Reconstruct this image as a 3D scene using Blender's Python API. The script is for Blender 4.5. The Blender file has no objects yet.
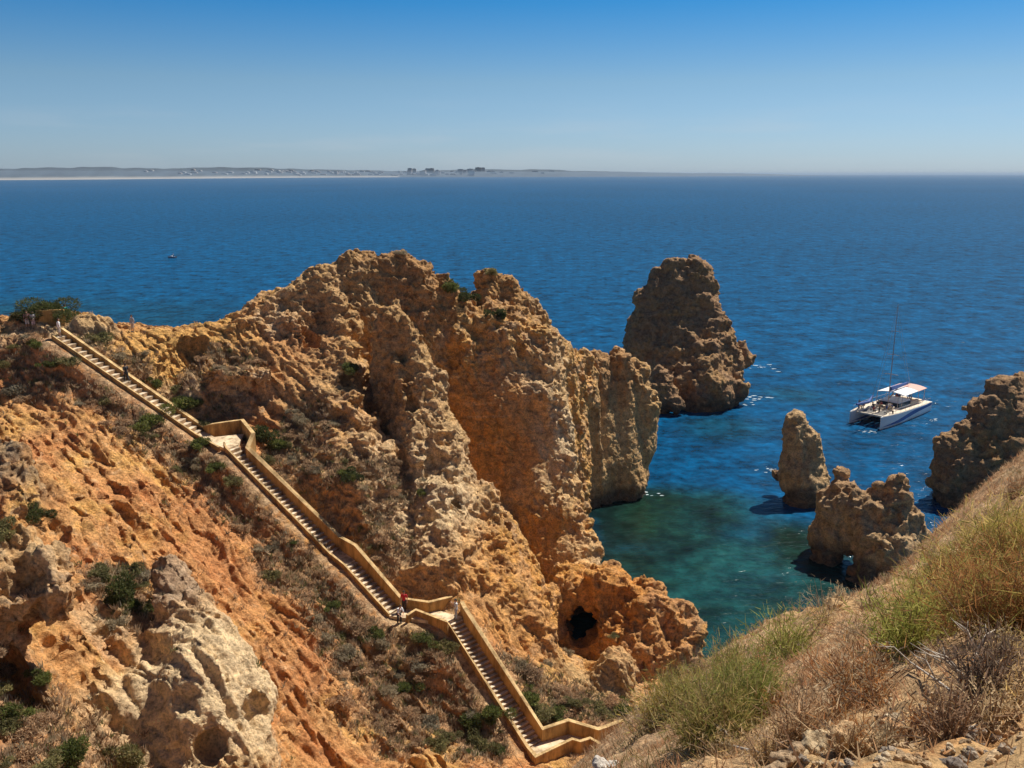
import bpy, bmesh, math, random
import numpy as np
from mathutils import Vector, Matrix
from mathutils.bvhtree import BVHTree
random.seed(7)
RNG = np.random.default_rng(11)
F32 = np.float32
scene = bpy.context.scene
COL = scene.collection

# ------------------------------------------------------------------ camera frame
CAM = np.array([0.0, 0.0, 45.0])
FPX, PITCH = 887.0, math.radians(13.35)
CP, SP = math.cos(PITCH), math.sin(PITCH)
FWD = np.array([0, CP, -SP]); DWN = np.array([0, -SP, -CP])

def W(px, py, d):
    """survey point: sighted from the lookout at 45 m, d metres out"""
    return CAM + d * (FWD + DWN * ((py - 384) / FPX) + np.array([(px - 512) / FPX, 0, 0]))

def Wz(px, py, z):
    v = (py - 384) / FPX
    return W(px, py, (45.0 - z) / (SP + v * CP))

def raydir(px, py):
    v = W(px, py, 1.0) - CAM
    return Vector(v / np.linalg.norm(v))

# ------------------------------------------------------------------ noise
_G = RNG.normal(size=(32, 32, 32, 3)).astype(F32)
_G /= np.linalg.norm(_G, axis=-1, keepdims=True)
_J = RNG.random((32, 32, 32, 3)).astype(F32)

def noise(P):
    P = np.asarray(P, F32)
    out = np.empty(len(P), F32)
    for s in range(0, len(P), 300000):
        p = P[s:s + 300000]
        i = np.floor(p).astype(np.int32); f = p - i
        i &= 31
        j = (i + 1) & 31
        u = f * f * f * (f * (f * 6 - 15) + 10)
        acc = 0
        for cx in (0, 1):
            ix = j[:, 0] if cx else i[:, 0]; wx = u[:, 0] if cx else 1 - u[:, 0]
            for cy in (0, 1):
                iy = j[:, 1] if cy else i[:, 1]; wy = u[:, 1] if cy else 1 - u[:, 1]
                for cz in (0, 1):
                    iz = j[:, 2] if cz else i[:, 2]; wz = u[:, 2] if cz else 1 - u[:, 2]
                    g = _G[ix, iy, iz]
                    acc = acc + wx * wy * wz * (g[:, 0] * (f[:, 0] - cx) + g[:, 1] * (f[:, 1] - cy) + g[:, 2] * (f[:, 2] - cz))
        out[s:s + 300000] = acc
    return out * 1.5

def fbm(P, scale, octaves=3, gain=.5, off=0.0):
    P = np.asarray(P, F32) / scale + off
    a, s, o = 1.0, 0, 0
    for _ in range(octaves):
        o = o + a * noise(P); s += a; a *= gain; P = P * 2.03 + 17.3
    return o / s

def ridged(P, scale, octaves=3, off=0.0):
    P = np.asarray(P, F32) / scale + off
    a, s, o = 1.0, 0, 0
    for _ in range(octaves):
        o = o + a * (1 - 2 * np.abs(noise(P))); s += a; a *= .5; P = P * 2.1 + 5.7
    return o / s

def worley(P, scale, off=0.0):
    """distance to nearest and second nearest feature point"""
    P = np.asarray(P, F32) / scale + off
    f1 = np.empty(len(P), F32); f2 = np.empty(len(P), F32)
    for s in range(0, len(P), 300000):
        p = P[s:s + 300000]
        b = np.floor(p).astype(np.int32)
        d1 = np.full(len(p), 9., F32); d2 = np.full(len(p), 9., F32)
        for dx in (-1, 0, 1):
            for dy in (-1, 0, 1):
                for dz in (-1, 0, 1):
                    c = b + np.array([dx, dy, dz], np.int32)
                    m = c & 31
                    q = c + _J[m[:, 0], m[:, 1], m[:, 2]] - p
                    d = np.einsum('ij,ij->i', q, q)
                    d2 = np.minimum(d2, np.maximum(d1, d)); d1 = np.minimum(d1, d)
        f1[s:s + 300000] = np.sqrt(d1); f2[s:s + 300000] = np.sqrt(d2)
    return f1, f2

def blocks(P, scale, off=0.0):
    """one random level per cell: the broken, blocky faces of bedded rock"""
    P = np.asarray(P, F32) / scale + off
    out = np.empty(len(P), F32)
    for s in range(0, len(P), 300000):
        p = P[s:s + 300000]; b = np.floor(p).astype(np.int32); best = np.full(len(p), 99., F32); val = np.zeros(len(p), F32)
        for dx in (-1, 0, 1):
            for dy in (-1, 0, 1):
                for dz in (-1, 0, 1):
                    c = b + np.array([dx, dy, dz], np.int32); m = c & 31; j = _J[m[:, 0], m[:, 1], m[:, 2]]
                    q = c + j - p; d = np.einsum('ij,ij->i', q, q); k = d < best; best[k] = d[k]; val[k] = _J[m[:, 1], m[:, 2], m[:, 0]][k, 0]
        out[s:s + 300000] = val
    return out

def sstep(a, b, x):
    t = np.clip((x - a) / (b - a), 0, 1)
    return t * t * (3 - 2 * t)

# ------------------------------------------------------------------ fields
def grid(lo, hi, h):
    ax = [np.arange(lo[i], hi[i] + h, h, dtype=F32) for i in range(3)]
    return ax

def cone_sdf(X, Y, Z, a, ra, b, rb):
    """tapered capsule"""
    ab = b - a; L2 = float(ab @ ab) + 1e-9
    t = np.clip(((X - a[0]) * ab[0] + (Y - a[1]) * ab[1] + (Z - a[2]) * ab[2]) / L2, 0, 1)
    dx = X - a[0] - t * ab[0]; dy = Y - a[1] - t * ab[1]; dz = Z - a[2] - t * ab[2]
    return np.sqrt(dx * dx + dy * dy + dz * dz) - (ra + (rb - ra) * t)

def add_cones(F, ax, cones, k=1.0, sub=False):
    h = ax[0][1] - ax[0][0]
    for a, ra, b, rb in cones:
        m = max(ra, rb) * 0 + 4 * k + 2 * h
        lo = np.minimum(a - ra, b - rb) - m; hi = np.maximum(a + ra, b + rb) + m
        sl = []
        for i in range(3):
            s0 = int(np.clip(np.searchsorted(ax[i], lo[i]), 0, len(ax[i]))); s1 = int(np.clip(np.searchsorted(ax[i], hi[i]), 0, len(ax[i])))
            sl.append(slice(s0, s1))
        if any(s.stop <= s.start for s in sl): continue
        X = ax[0][sl[0]][:, None, None]; Y = ax[1][sl[1]][None, :, None]; Z = ax[2][sl[2]][None, None, :]
        d = cone_sdf(X, Y, Z, a.astype(F32), F32(ra), b.astype(F32), F32(rb))
        f = F[tuple(sl)]
        if sub:
            f[...] = np.maximum(f, -d)
        else:
            hh = np.clip(k - np.abs(f - d), 0, None) / k
            f[...] = np.minimum(f, d) - hh * hh * k * .25

def nets(F, ax):
    """surface nets: returns verts, quads"""
    ins = F < 0
    c = ins[:-1, :-1, :-1].astype(np.int8)
    tot = np.zeros_like(c)
    for dx in (0, 1):
        for dy in (0, 1):
            for dz in (0, 1):
                tot += ins[dx:ins.shape[0] - 1 + dx, dy:ins.shape[1] - 1 + dy, dz:ins.shape[2] - 1 + dz]
    act = (tot > 0) & (tot < 8)
    I = np.argwhere(act)
    idx = np.full(act.shape, -1, np.int32); idx[act] = np.arange(len(I))
    acc = np.zeros((len(I), 3), np.float64); cnt = np.zeros(len(I))
    cs = [(x, y, z) for x in (0, 1) for y in (0, 1) for z in (0, 1)]
    for p in cs:
        for a in range(3):
            if p[a]: continue
            q = list(p); q[a] = 1
            fa = F[I[:, 0] + p[0], I[:, 1] + p[1], I[:, 2] + p[2]]; fb = F[I[:, 0] + q[0], I[:, 1] + q[1], I[:, 2] + q[2]]
            m = (fa < 0) != (fb < 0)
            t = fa[m] / (fa[m] - fb[m])
            P = np.tile(np.array(p, float), (m.sum(), 1)); P[:, a] = t
            acc[m] += P; cnt[m] += 1
    V = I + acc / cnt[:, None]
    h = float(ax[0][1] - ax[0][0])
    V = V * h + np.array([ax[0][0], ax[1][0], ax[2][0]])
    Q = []
    for a in range(3):
        b, c2 = (a + 1) % 3, (a + 2) % 3
        sl0 = [slice(None)] * 3; sl1 = [slice(None)] * 3
        sl0[a] = slice(0, -1); sl1[a] = slice(1, None)
        s0 = ins[tuple(sl0)]; s1 = ins[tuple(sl1)]
        E = np.argwhere(s0 != s1)
        ok = (E[:, b] > 0) & (E[:, c2] > 0) & (E[:, b] < act.shape[b]) & (E[:, c2] < act.shape[c2])
        E = E[ok]
        db = np.zeros(3, int); db[b] = 1; dc = np.zeros(3, int); dc[c2] = 1
        def at(e): return idx[e[:, 0], e[:, 1], e[:, 2]]
        q = np.stack([at(E - db - dc), at(E - dc), at(E), at(E - db)], 1)
        flip = ~s0[E[:, 0], E[:, 1], E[:, 2]]
        q[flip] = q[flip][:, ::-1]
        Q.append(q)
    return V, np.concatenate(Q)

def subdivide(V, Q):
    """one linear split of every quad, vertices relaxed a little"""
    n = len(V)
    E = np.concatenate([Q[:, [0, 1]], Q[:, [1, 2]], Q[:, [2, 3]], Q[:, [3, 0]]]).astype(np.int64)
    Es = np.sort(E, 1); key = Es[:, 0] * n + Es[:, 1]
    u, inv = np.unique(key, return_inverse=True)
    a, b = u // n, u % n
    fc = V[Q].mean(1)
    m = (V[a] + V[b]) / 2
    # smooth: edge points pulled to face points
    nf = len(Q)
    accf = np.zeros((len(u), 3)); cntf = np.zeros(len(u))
    np.add.at(accf, inv, np.tile(fc, (4, 1))); np.add.at(cntf, inv, 1)
    ep = np.where(cntf[:, None] > 1, (m + accf / cntf[:, None]) / 2, m)
    va = np.zeros((n, 3)); vc = np.zeros(n)
    for k in range(4):
        np.add.at(va, Q[:, k], fc); np.add.at(vc, Q[:, k], 1)
    V2 = V * .6 + (va / np.maximum(vc, 1)[:, None]) * .4
    allv = np.concatenate([V2, ep, fc])
    e = inv.reshape(4, nf) + n
    f = np.arange(nf) + n + len(u)
    Qn = np.concatenate([np.stack([Q[:, 0], e[0], f, e[3]], 1), np.stack([Q[:, 1], e[1], f, e[0]], 1),
                         np.stack([Q[:, 2], e[2], f, e[1]], 1), np.stack([Q[:, 3], e[3], f, e[2]], 1)])
    return allv, Qn

def vnormals(V, Q):
    n = np.cross(V[Q[:, 2]] - V[Q[:, 0]], V[Q[:, 3]] - V[Q[:, 1]])
    N = np.zeros_like(V)
    for k in range(4):
        for a in range(3):
            N[:, a] += np.bincount(Q[:, k], n[:, a], len(V))
    return N / np.maximum(np.linalg.norm(N, axis=1, keepdims=True), 1e-9)

# ------------------------------------------------------------------ objects
def np_mesh(name, V, Q, colors=None, smooth=True):
    me = bpy.data.meshes.new(name)
    V = np.asarray(V, F32); Q = np.asarray(Q, np.int32)
    k = Q.shape[1]
    me.vertices.add(len(V)); me.vertices.foreach_set('co', V.ravel())
    me.loops.add(Q.size); me.loops.foreach_set('vertex_index', Q.ravel())
    me.polygons.add(len(Q)); me.polygons.foreach_set('loop_start', np.arange(0, Q.size, k, dtype=np.int32))
    if smooth: me.polygons.foreach_set('use_smooth', np.ones(len(Q), bool))
    me.update(calc_edges=True); me.validate()
    if colors is not None:
        a = me.color_attributes.new('tint', 'FLOAT_COLOR', 'POINT')
        c = np.ones((len(V), 4), F32); c[:, :3] = colors
        a.data.foreach_set('color', c.ravel())
    return me

def tag(o, label=None, cat=None, group=None, kind=None):
    if label: o['label'] = label
    if cat: o['category'] = cat
    if group: o['group'] = group
    if kind: o['kind'] = kind
    return o

def link(name, me, mat=None, parent=None, loc=None):
    o = bpy.data.objects.new(name, me); COL.objects.link(o)
    if mat and me is not None and not me.materials: me.materials.append(mat)
    if parent is not None: o.parent = parent
    if loc is not None: o.location = loc
    return o

def empty(name, loc=(0, 0, 0), rz=0.0):
    o = bpy.data.objects.new(name, None); COL.objects.link(o)
    o.empty_display_size = .3
    o.location = loc; o.rotation_euler = (0, 0, rz)
    return o

def copy_tree(o, parent=None):
    c = o.copy(); COL.objects.link(c); c.parent = parent
    for ch in o.children: copy_tree(ch, c)
    return c

class MB:
    """collects boxes, prisms and tubes for one mesh"""
    def __init__(s): s.v = []; s.f = []
    def add(s, v, f):
        n = len(s.v); s.v += [tuple(p) for p in v]; s.f += [tuple(i + n for i in q) for q in f]; return s
    def box(s, c, d, rz=0.0):
        c = np.array(c, float); h = np.array(d, float) / 2; R = np.array([[math.cos(rz), -math.sin(rz), 0], [math.sin(rz), math.cos(rz), 0], [0, 0, 1]])
        P = [c + R @ (h * np.array(q)) for q in [(-1, -1, -1), (1, -1, -1), (1, 1, -1), (-1, 1, -1), (-1, -1, 1), (1, -1, 1), (1, 1, 1), (-1, 1, 1)]]
        return s.add(P, [(0, 3, 2, 1), (4, 5, 6, 7), (0, 1, 5, 4), (1, 2, 6, 5), (2, 3, 7, 6), (3, 0, 4, 7)])
    def tube(s, pts, r, n=6):
        pts = [np.array(p, float) for p in pts]
        rs = r if hasattr(r, '__len__') else [r] * len(pts)
        V = []; prev = None
        for i, p in enumerate(pts):
            t = pts[min(i + 1, len(pts) - 1)] - pts[max(i - 1, 0)]; t /= np.linalg.norm(t) + 1e-9
            u = np.cross(t, [0, 0, 1.0]) if abs(t[2]) < .95 else np.cross(t, [1.0, 0, 0])
            u /= np.linalg.norm(u); w = np.cross(t, u)
            for k in range(n):
                a = 2 * math.pi * k / n
                V.append(p + rs[i] * (math.cos(a) * u + math.sin(a) * w))
        Fc = []
        for i in range(len(pts) - 1):
            for k in range(n):
                Fc.append((i * n + k, i * n + (k + 1) % n, (i + 1) * n + (k + 1) % n, (i + 1) * n + k))
        Fc.append(tuple(range(n))[::-1]); Fc.append(tuple((len(pts) - 1) * n + k for k in range(n)))
        return s.add(V, Fc)
    def prism(s, sections):
        """closed loft through equal-length rings"""
        n = len(sections[0]); V = [p for sec in sections for p in sec]; Fc = []
        for i in range(len(sections) - 1):
            for k in range(n):
                Fc.append((i * n + k, i * n + (k + 1) % n, (i + 1) * n + (k + 1) % n, (i + 1) * n + k))
        Fc.append(tuple(range(n))[::-1]); Fc.append(tuple((len(sections) - 1) * n + k for k in range(n)))
        return s.add(V, Fc)
    def build(s, name, mat=None, parent=None, smooth=False, bevel=0):
        me = bpy.data.meshes.new(name); me.from_pydata([tuple(map(float, p)) for p in s.v], [], s.f); me.update()
        bm = bmesh.new(); bm.from_mesh(me)
        bmesh.ops.recalc_face_normals(bm, faces=bm.faces)
        if bevel:
            bmesh.ops.bevel(bm, geom=[e for e in bm.edges if len(e.link_faces) == 2 and e.calc_face_angle(0) > .5], offset=bevel, segments=1, affect='EDGES')
        bm.to_mesh(me); bm.free()
        if smooth:
            for p in me.polygons: p.use_smooth = True
        return link(name, me, mat, parent)

def blob(name, cones, voxel, mat, parent=None, k=.05):
    """one continuous closed body grown from tapered limbs"""
    cs = [(np.array(a, float), ra, np.array(b, float), rb) for a, ra, b, rb in cones]
    lo = np.min([np.minimum(a - ra, b - rb) for a, ra, b, rb in cs], 0) - 3 * voxel
    hi = np.max([np.maximum(a + ra, b + rb) for a, ra, b, rb in cs], 0) + 3 * voxel
    ax = grid(lo, hi, voxel); Fd = np.full([len(a) for a in ax], 9., F32)
    add_cones(Fd, ax, cs, k=k)
    V, Q = nets(Fd, ax)
    me = np_mesh(name, V, Q)
    return link(name, me, mat, parent)

# ------------------------------------------------------------------ materials
def new_mat(name):
    m = bpy.data.materials.new(name); m.use_nodes = True
    nt = m.node_tree; b = nt.nodes['Principled BSDF']
    return m, nt, b

def nd(nt, t, **kw):
    n = nt.nodes.new(t)
    for k, v in kw.items():
        if k in n.inputs.keys(): n.inputs[k].default_value = v
        else: setattr(n, k, v)
    return n

def ramp(nt, pts):
    r = nt.nodes.new('ShaderNodeValToRGB')
    el = r.color_ramp.elements
    while len(el) < len(pts): el.new(.5)
    for e, (p, c) in zip(el, pts):
        e.position = p; e.color = (*c, 1) if hasattr(c, '__len__') else (c, c, c, 1)
    return r

def mulcol(nt, a, b, fac=1.0):
    m = nt.nodes.new('ShaderNodeMix'); m.data_type = 'RGBA'; m.blend_type = 'MULTIPLY'
    m.inputs['Factor'].default_value = fac
    nt.links.new(a, m.inputs['A']); nt.links.new(b, m.inputs['B'])
    return m.outputs['Result']

def stain(m, dark=.55, scale=.9):
    nt = m.node_tree; b = nt.nodes['Principled BSDF']; src = b.inputs['Base Color'].links[0].from_socket
    g = nd(nt, 'ShaderNodeNewGeometry'); mp = nd(nt, 'ShaderNodeMapping'); mp.inputs['Scale'].default_value = (1.6, 1.6, .45); nt.links.new(g.outputs['Position'], mp.inputs['Vector'])
    n = nd(nt, 'ShaderNodeTexNoise', Scale=scale, Detail=8.0, Roughness=.7); nt.links.new(mp.outputs[0], n.inputs['Vector'])
    r = ramp(nt, [(.40, (dark, dark * .93, dark * .85)), (.5, (.95, .95, .95)), (.60, (1.25, 1.25, 1.3))]); nt.links.new(n.outputs['Fac'], r.inputs['Fac'])
    nt.links.new(mulcol(nt, src, r.outputs['Color']), b.inputs['Base Color']); return m

def plain(name, col, rough=.7, var=.15, scale=3.0, bump=0.0, bscale=20.0, metallic=0.0):
    m, nt, b = new_mat(name)
    tc = nd(nt, 'ShaderNodeTexCoord')
    n = nd(nt, 'ShaderNodeTexNoise', Scale=scale, Detail=4.0); nt.links.new(tc.outputs['Object'], n.inputs['Vector'])
    r = ramp(nt, [(.3, [c * (1 - var) for c in col]), (.7, [min(1, c * (1 + var)) for c in col])])
    nt.links.new(n.outputs['Fac'], r.inputs['Fac']); nt.links.new(r.outputs['Color'], b.inputs['Base Color'])
    b.inputs['Roughness'].default_value = rough; b.inputs['Metallic'].default_value = metallic
    if bump:
        n2 = nd(nt, 'ShaderNodeTexNoise', Scale=bscale, Detail=5.0); nt.links.new(tc.outputs['Object'], n2.inputs['Vector'])
        bp = nd(nt, 'ShaderNodeBump', Strength=bump, Distance=.05); nt.links.new(n2.outputs['Fac'], bp.inputs['Height'])
        nt.links.new(bp.outputs['Normal'], b.inputs['Normal'])
    return m

def rock_mat(name, s=1.0, bdist=.12):
    """tint attribute times mottling, with pitted relief; s scales the grain"""
    m, nt, b = new_mat(name)
    at = nd(nt, 'ShaderNodeAttribute', attribute_name='tint')
    geo = nd(nt, 'ShaderNodeNewGeometry')
    n1 = nd(nt, 'ShaderNodeTexNoise', Scale=1.3 * s, Detail=8.0, Roughness=.65); nt.links.new(geo.outputs['Position'], n1.inputs['Vector'])
    r1 = ramp(nt, [(.30, (.50, .46, .44)), (.48, (1.0, 1.0, 1.0)), (.68, (1.45, 1.42, 1.35))])
    nt.links.new(n1.outputs['Fac'], r1.inputs['Fac'])
    c = mulcol(nt, at.outputs['Color'], r1.outputs['Color'])
    n2 = nd(nt, 'ShaderNodeTexNoise', Scale=6.0 * s, Detail=6.0, Roughness=.7); nt.links.new(geo.outputs['Position'], n2.inputs['Vector'])
    r2 = ramp(nt, [(.34, .55), (.48, 1.0), (.66, 1.35)]); nt.links.new(n2.outputs['Fac'], r2.inputs['Fac'])
    c = mulcol(nt, c, r2.outputs['Color'])
    nt.links.new(c, b.inputs['Base Color'])
    b.inputs['Roughness'].default_value = .93; b.inputs['Specular IOR Level'].default_value = .2
    v = nd(nt, 'ShaderNodeTexVoronoi', Scale=2.2 * s, feature='F1'); nt.links.new(geo.outputs['Position'], v.inputs['Vector'])
    ad = nd(nt, 'ShaderNodeMath', operation='ADD'); ad2 = nd(nt, 'ShaderNodeMath', operation='ADD')
    mu = nd(nt, 'ShaderNodeMath', operation='MULTIPLY'); mu.inputs[1].default_value = .6
    nt.links.new(v.outputs['Distance'], mu.inputs[0]); nt.links.new(mu.outputs[0], ad.inputs[0]); nt.links.new(n1.outputs['Fac'], ad.inputs[1])
    nt.links.new(ad.outputs[0], ad2.inputs[0]); nt.links.new(n2.outputs['Fac'], ad2.inputs[1])
    bp = nd(nt, 'ShaderNodeBump', Strength=.9, Distance=bdist * 3); nt.links.new(ad2.outputs[0], bp.inputs['Height'])
    nt.links.new(bp.outputs['Normal'], b.inputs['Normal'])
    return m
# ------------------------------------------------------------------ palette (albedo)
PAL = dict(soil=(.58, .30, .115), red=(.52, .225, .085), ochre=(.64, .36, .115), cream=(.66, .48, .28), grey=(.36, .29, .22),
           tan=(.54, .35, .165), scrub=(.34, .235, .145), sand=(.66, .47, .27), deep=(.62, .27, .055), brown=(.38, .21, .095), dark=(.11, .08, .055), pale=(.75, .56, .33))

def biharm(P, pts, smooth=.02):
    """smooth surface through surveyed heights"""
    A = pts[:, :2]; z = pts[:, 2]; n = len(A)
    K = np.linalg.norm(A[:, None] - A[None], axis=-1) - smooth * np.eye(n) * 0
    M = np.zeros((n + 3, n + 3)); M[:n, :n] = K - smooth * n * .01 * np.eye(n); M[:n, n] = 1; M[:n, n + 1:] = A; M[n, :n] = 1; M[n + 1:, :n] = A.T
    w = np.linalg.solve(M, np.concatenate([z, [0, 0, 0]]))
    out = np.empty(len(P))
    for s in range(0, len(P), 20000):
        p = P[s:s + 20000]
        out[s:s + 20000] = np.linalg.norm(p[:, None] - A[None], axis=-1) @ w[:n] + w[n] + p @ w[n + 1:]
    return out

# ------------------------------------------------------------------ stairway line (feet level)
ST = [Wz(57, 335, 30.0), Wz(200, 433, 21.0), Wz(232, 447, 21.0), Wz(335, 552, 12.8), Wz(350, 563, 12.8),
      Wz(395, 612, 9.5), Wz(455, 620, 9.5), Wz(535, 745, 3.0), Wz(566, 741, 3.0), Wz(618, 737, 2.9)]

# ------------------------------------------------------------------ surveyed points of the hillside: (px, py, d)
HILL = [(0, 331, 85), (30, 330, 85.3), (0, 320, 92), (35, 319, 92), (64, 326, 88), (100, 338, 88), (90, 327, 92), (130, 338, 89), (155, 339, 89.5), (180, 338, 90), (205, 334, 91), (225, 327, 92),
        (150, 358, 87), (175, 370, 86.5), (190, 388, 86), (230, 350, 90), (250, 400, 87), (240, 425, 86.5), (300, 440, 85), (300, 395, 88), (300, 335, 92.5), (300, 300, 96),
        (350, 400, 87), (350, 340, 92), (350, 480, 80), (320, 480, 80.5), (385, 530, 78), (420, 570, 76), (400, 450, 86), (440, 600, 74.5), (480, 640, 72),
        (260, 452, 81.5), (520, 700, 70), (560, 705, 71), (600, 712, 71),
        (0, 360, 88), (0, 400, 81), (0, 450, 72), (0, 500, 63), (0, 560, 55), (0, 640, 47), (0, 768, 40),
        (50, 370, 87), (100, 400, 83), (60, 430, 77), (100, 450, 76), (100, 500, 69), (100, 560, 61), (100, 640, 53), (100, 768, 45),
        (150, 425, 82), (200, 470, 79.5), (160, 480, 75), (200, 520, 73.5), (200, 580, 66), (200, 640, 59), (200, 700, 54), (200, 768, 50),
        (260, 520, 77), (300, 570, 75), (280, 600, 70), (300, 640, 66), (300, 700, 62), (300, 768, 58),
        (350, 600, 73.5), (370, 640, 70), (350, 700, 65), (400, 650, 71), (400, 700, 67), (400, 768, 61), (440, 650, 71.5), (470, 690, 69.5), (480, 740, 66), (500, 768, 63), (560, 768, 63.5)]
hp = [W(*p) for p in HILL]
for a, b in zip(ST[:-1], ST[1:]):
    for t in (0, .5, 1): hp.append(a + (b - a) * t - np.array([0, 0, .25]))
# behind the crest the land drops to the sea; to the right it is the cove's shingle
for px, py, d in [(0, 320, 92), (60, 322, 92), (120, 338, 90), (180, 338, 90), (235, 320, 93), (300, 300, 97)]:
    p = W(px, py, d); hp += [p + np.array([0, 7, .2]), p + np.array([0, 14, -12]), p + np.array([0, 20, -24]), np.array([p[0], p[1] + 32, -4])]
    # gentle top only
hp += [np.array(q, float) for q in [(-70, 90, 32), (-75, 70, 28), (-60, 40, 26), (-45, 20, 24), (-20, 30, 14), (-5, 35, 8), (5, 45, 6), (12, 55, 4), (16, 62, 2),
       (10, 72, .6), (12, 80, -1), (4, 78, .5), (0, 88, 0), (10, 90, -3), (20, 85, -3), (20, 75, -2), (-8, 96, 6), (0, 105, -2), (-14, 110, 2), (10, 110, -3), (20, 110, -3), (-25, 118, 0), (0, 130, -4), (20, 135, -4), (-40, 125, -3)]]
hp = np.array(hp)
X0, X1, Y0, Y1 = -68, 26, 22, 142
VOX = .5
ax = grid((X0, Y0, -4), (X1, Y1, 40), VOX)
gx, gy = np.meshgrid(ax[0], ax[1], indexing='ij')
P2 = np.stack([gx.ravel(), gy.ravel()], 1).astype(float)
Hh = biharm(P2, hp).reshape(gx.shape)
# level the ground along the stairway
segd = np.full(len(P2), 99.); segz = np.zeros(len(P2))
for a, b in zip(ST[:-1], ST[1:]):
    ab = (b - a)[:2]; t = np.clip(((P2 - a[:2]) @ ab) / (ab @ ab), 0, 1)
    q = a[:2] + t[:, None] * ab; dd = np.linalg.norm(P2 - q, axis=1); zz = a[2] + t * (b[2] - a[2])
    m = dd < segd; segd[m] = dd[m]; segz[m] = zz[m]
segd = segd.reshape(gx.shape); segz = segz.reshape(gx.shape)
wst = 1 - sstep(1.0, 3.2, segd)
Hh = Hh * (1 - wst) + (segz - .26) * wst
# slow swells and downslope gullies
P3 = np.stack([P2[:, 0], P2[:, 1], 0 * P2[:, 0]], 1)
dirx, diry = .80, -.60       # general downslope heading of the red hillside
u = P2[:, 0] * dirx + P2[:, 1] * diry; v = -P2[:, 0] * diry + P2[:, 1] * dirx
gul = ridged(np.stack([v / 3.2, u / 16., 0 * u], 1), 1.0, 3)
swl = fbm(P3, 11., 3)
far = 1 - sstep(60, 90, P2[:, 1]) * .5
rimq = 1 - .75 * np.exp(-((P2[:, 0] + 37) / 11) ** 2 - ((P2[:, 1] - 89) / 7) ** 2)
Hh = Hh + ((gul - .5) * 2.3 * far * rimq + swl * 1.5 * rimq).reshape(gx.shape) * (1 - wst) * sstep(2.0, 7, segd)
gX, gY = np.gradient(Hh, VOX)
cosf = 1 / np.sqrt(1 + gX ** 2 + gY ** 2)
Fd = ((ax[2][None, None, :] - Hh[:, :, None]) * cosf[:, :, None]).astype(F32)

MASS = [  # (px, py, d, r) - (px, py, d, r)
 # main massif
 ((272, 312, 95.5, 1.6), (275, 420, 97.5, 5.5)), ((300, 300, 97, 2.2), (300, 420, 99, 7)), ((318, 286, 98, 2.2), (318, 420, 100.5, 7.4)), ((350, 272, 100, 2.0), (350, 420, 103, 7.6)), ((335, 285, 99, 2.2), (335, 420, 102, 8)), ((366, 264, 101, 1.8), (368, 440, 104, 7.5)),
 ((394, 264, 102, 1.7), (396, 450, 106, 7.5)), ((420, 274, 103, 1.8), (425, 450, 107, 7)), ((444, 291, 105, 1.8), (452, 470, 108, 6.5)),
 ((466, 307, 107, 1.8), (470, 480, 110, 7)), ((489, 279, 111, 1.5), (492, 312, 111, 3.2)), ((490, 300, 111, 2.6), (492, 480, 112, 7)), ((509, 292, 111, 1.6), (512, 500, 112, 7)),
 ((527, 305, 112, 1.5), (526, 520, 112, 6.2)), ((542, 325, 112, 1.5), (536, 520, 112, 6)), ((562, 352, 114, 1.6), (556, 500, 115, 4.5)), ((583, 360, 121, 1.6), (580, 500, 121, 4.2)), ((550, 342, 112, 1.6), (538, 520, 112, 5.2)),
 ((462, 352, 107, 5.0), (470, 545, 104, 5.8)), ((495, 348, 107.5, 5.2), (500, 550, 104.5, 5.8)), ((524, 360, 108, 4.8), (530, 565, 104, 5.2)),
 ((572, 360, 118, 1.7), (560, 480, 118, 4.5)), ((594, 362, 126, 2), (597, 478, 127, 4.2)), ((620, 364, 128, 2), (618, 484, 128, 3.8)),
 ((640, 372, 129, 1.4), (626, 480, 130, 3.2)), ((648, 398, 129, 1.7), (640, 445, 130, 2.6)), ((628, 500, 129, 2.5), (600, 500, 128, 4)),
 
]
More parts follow.
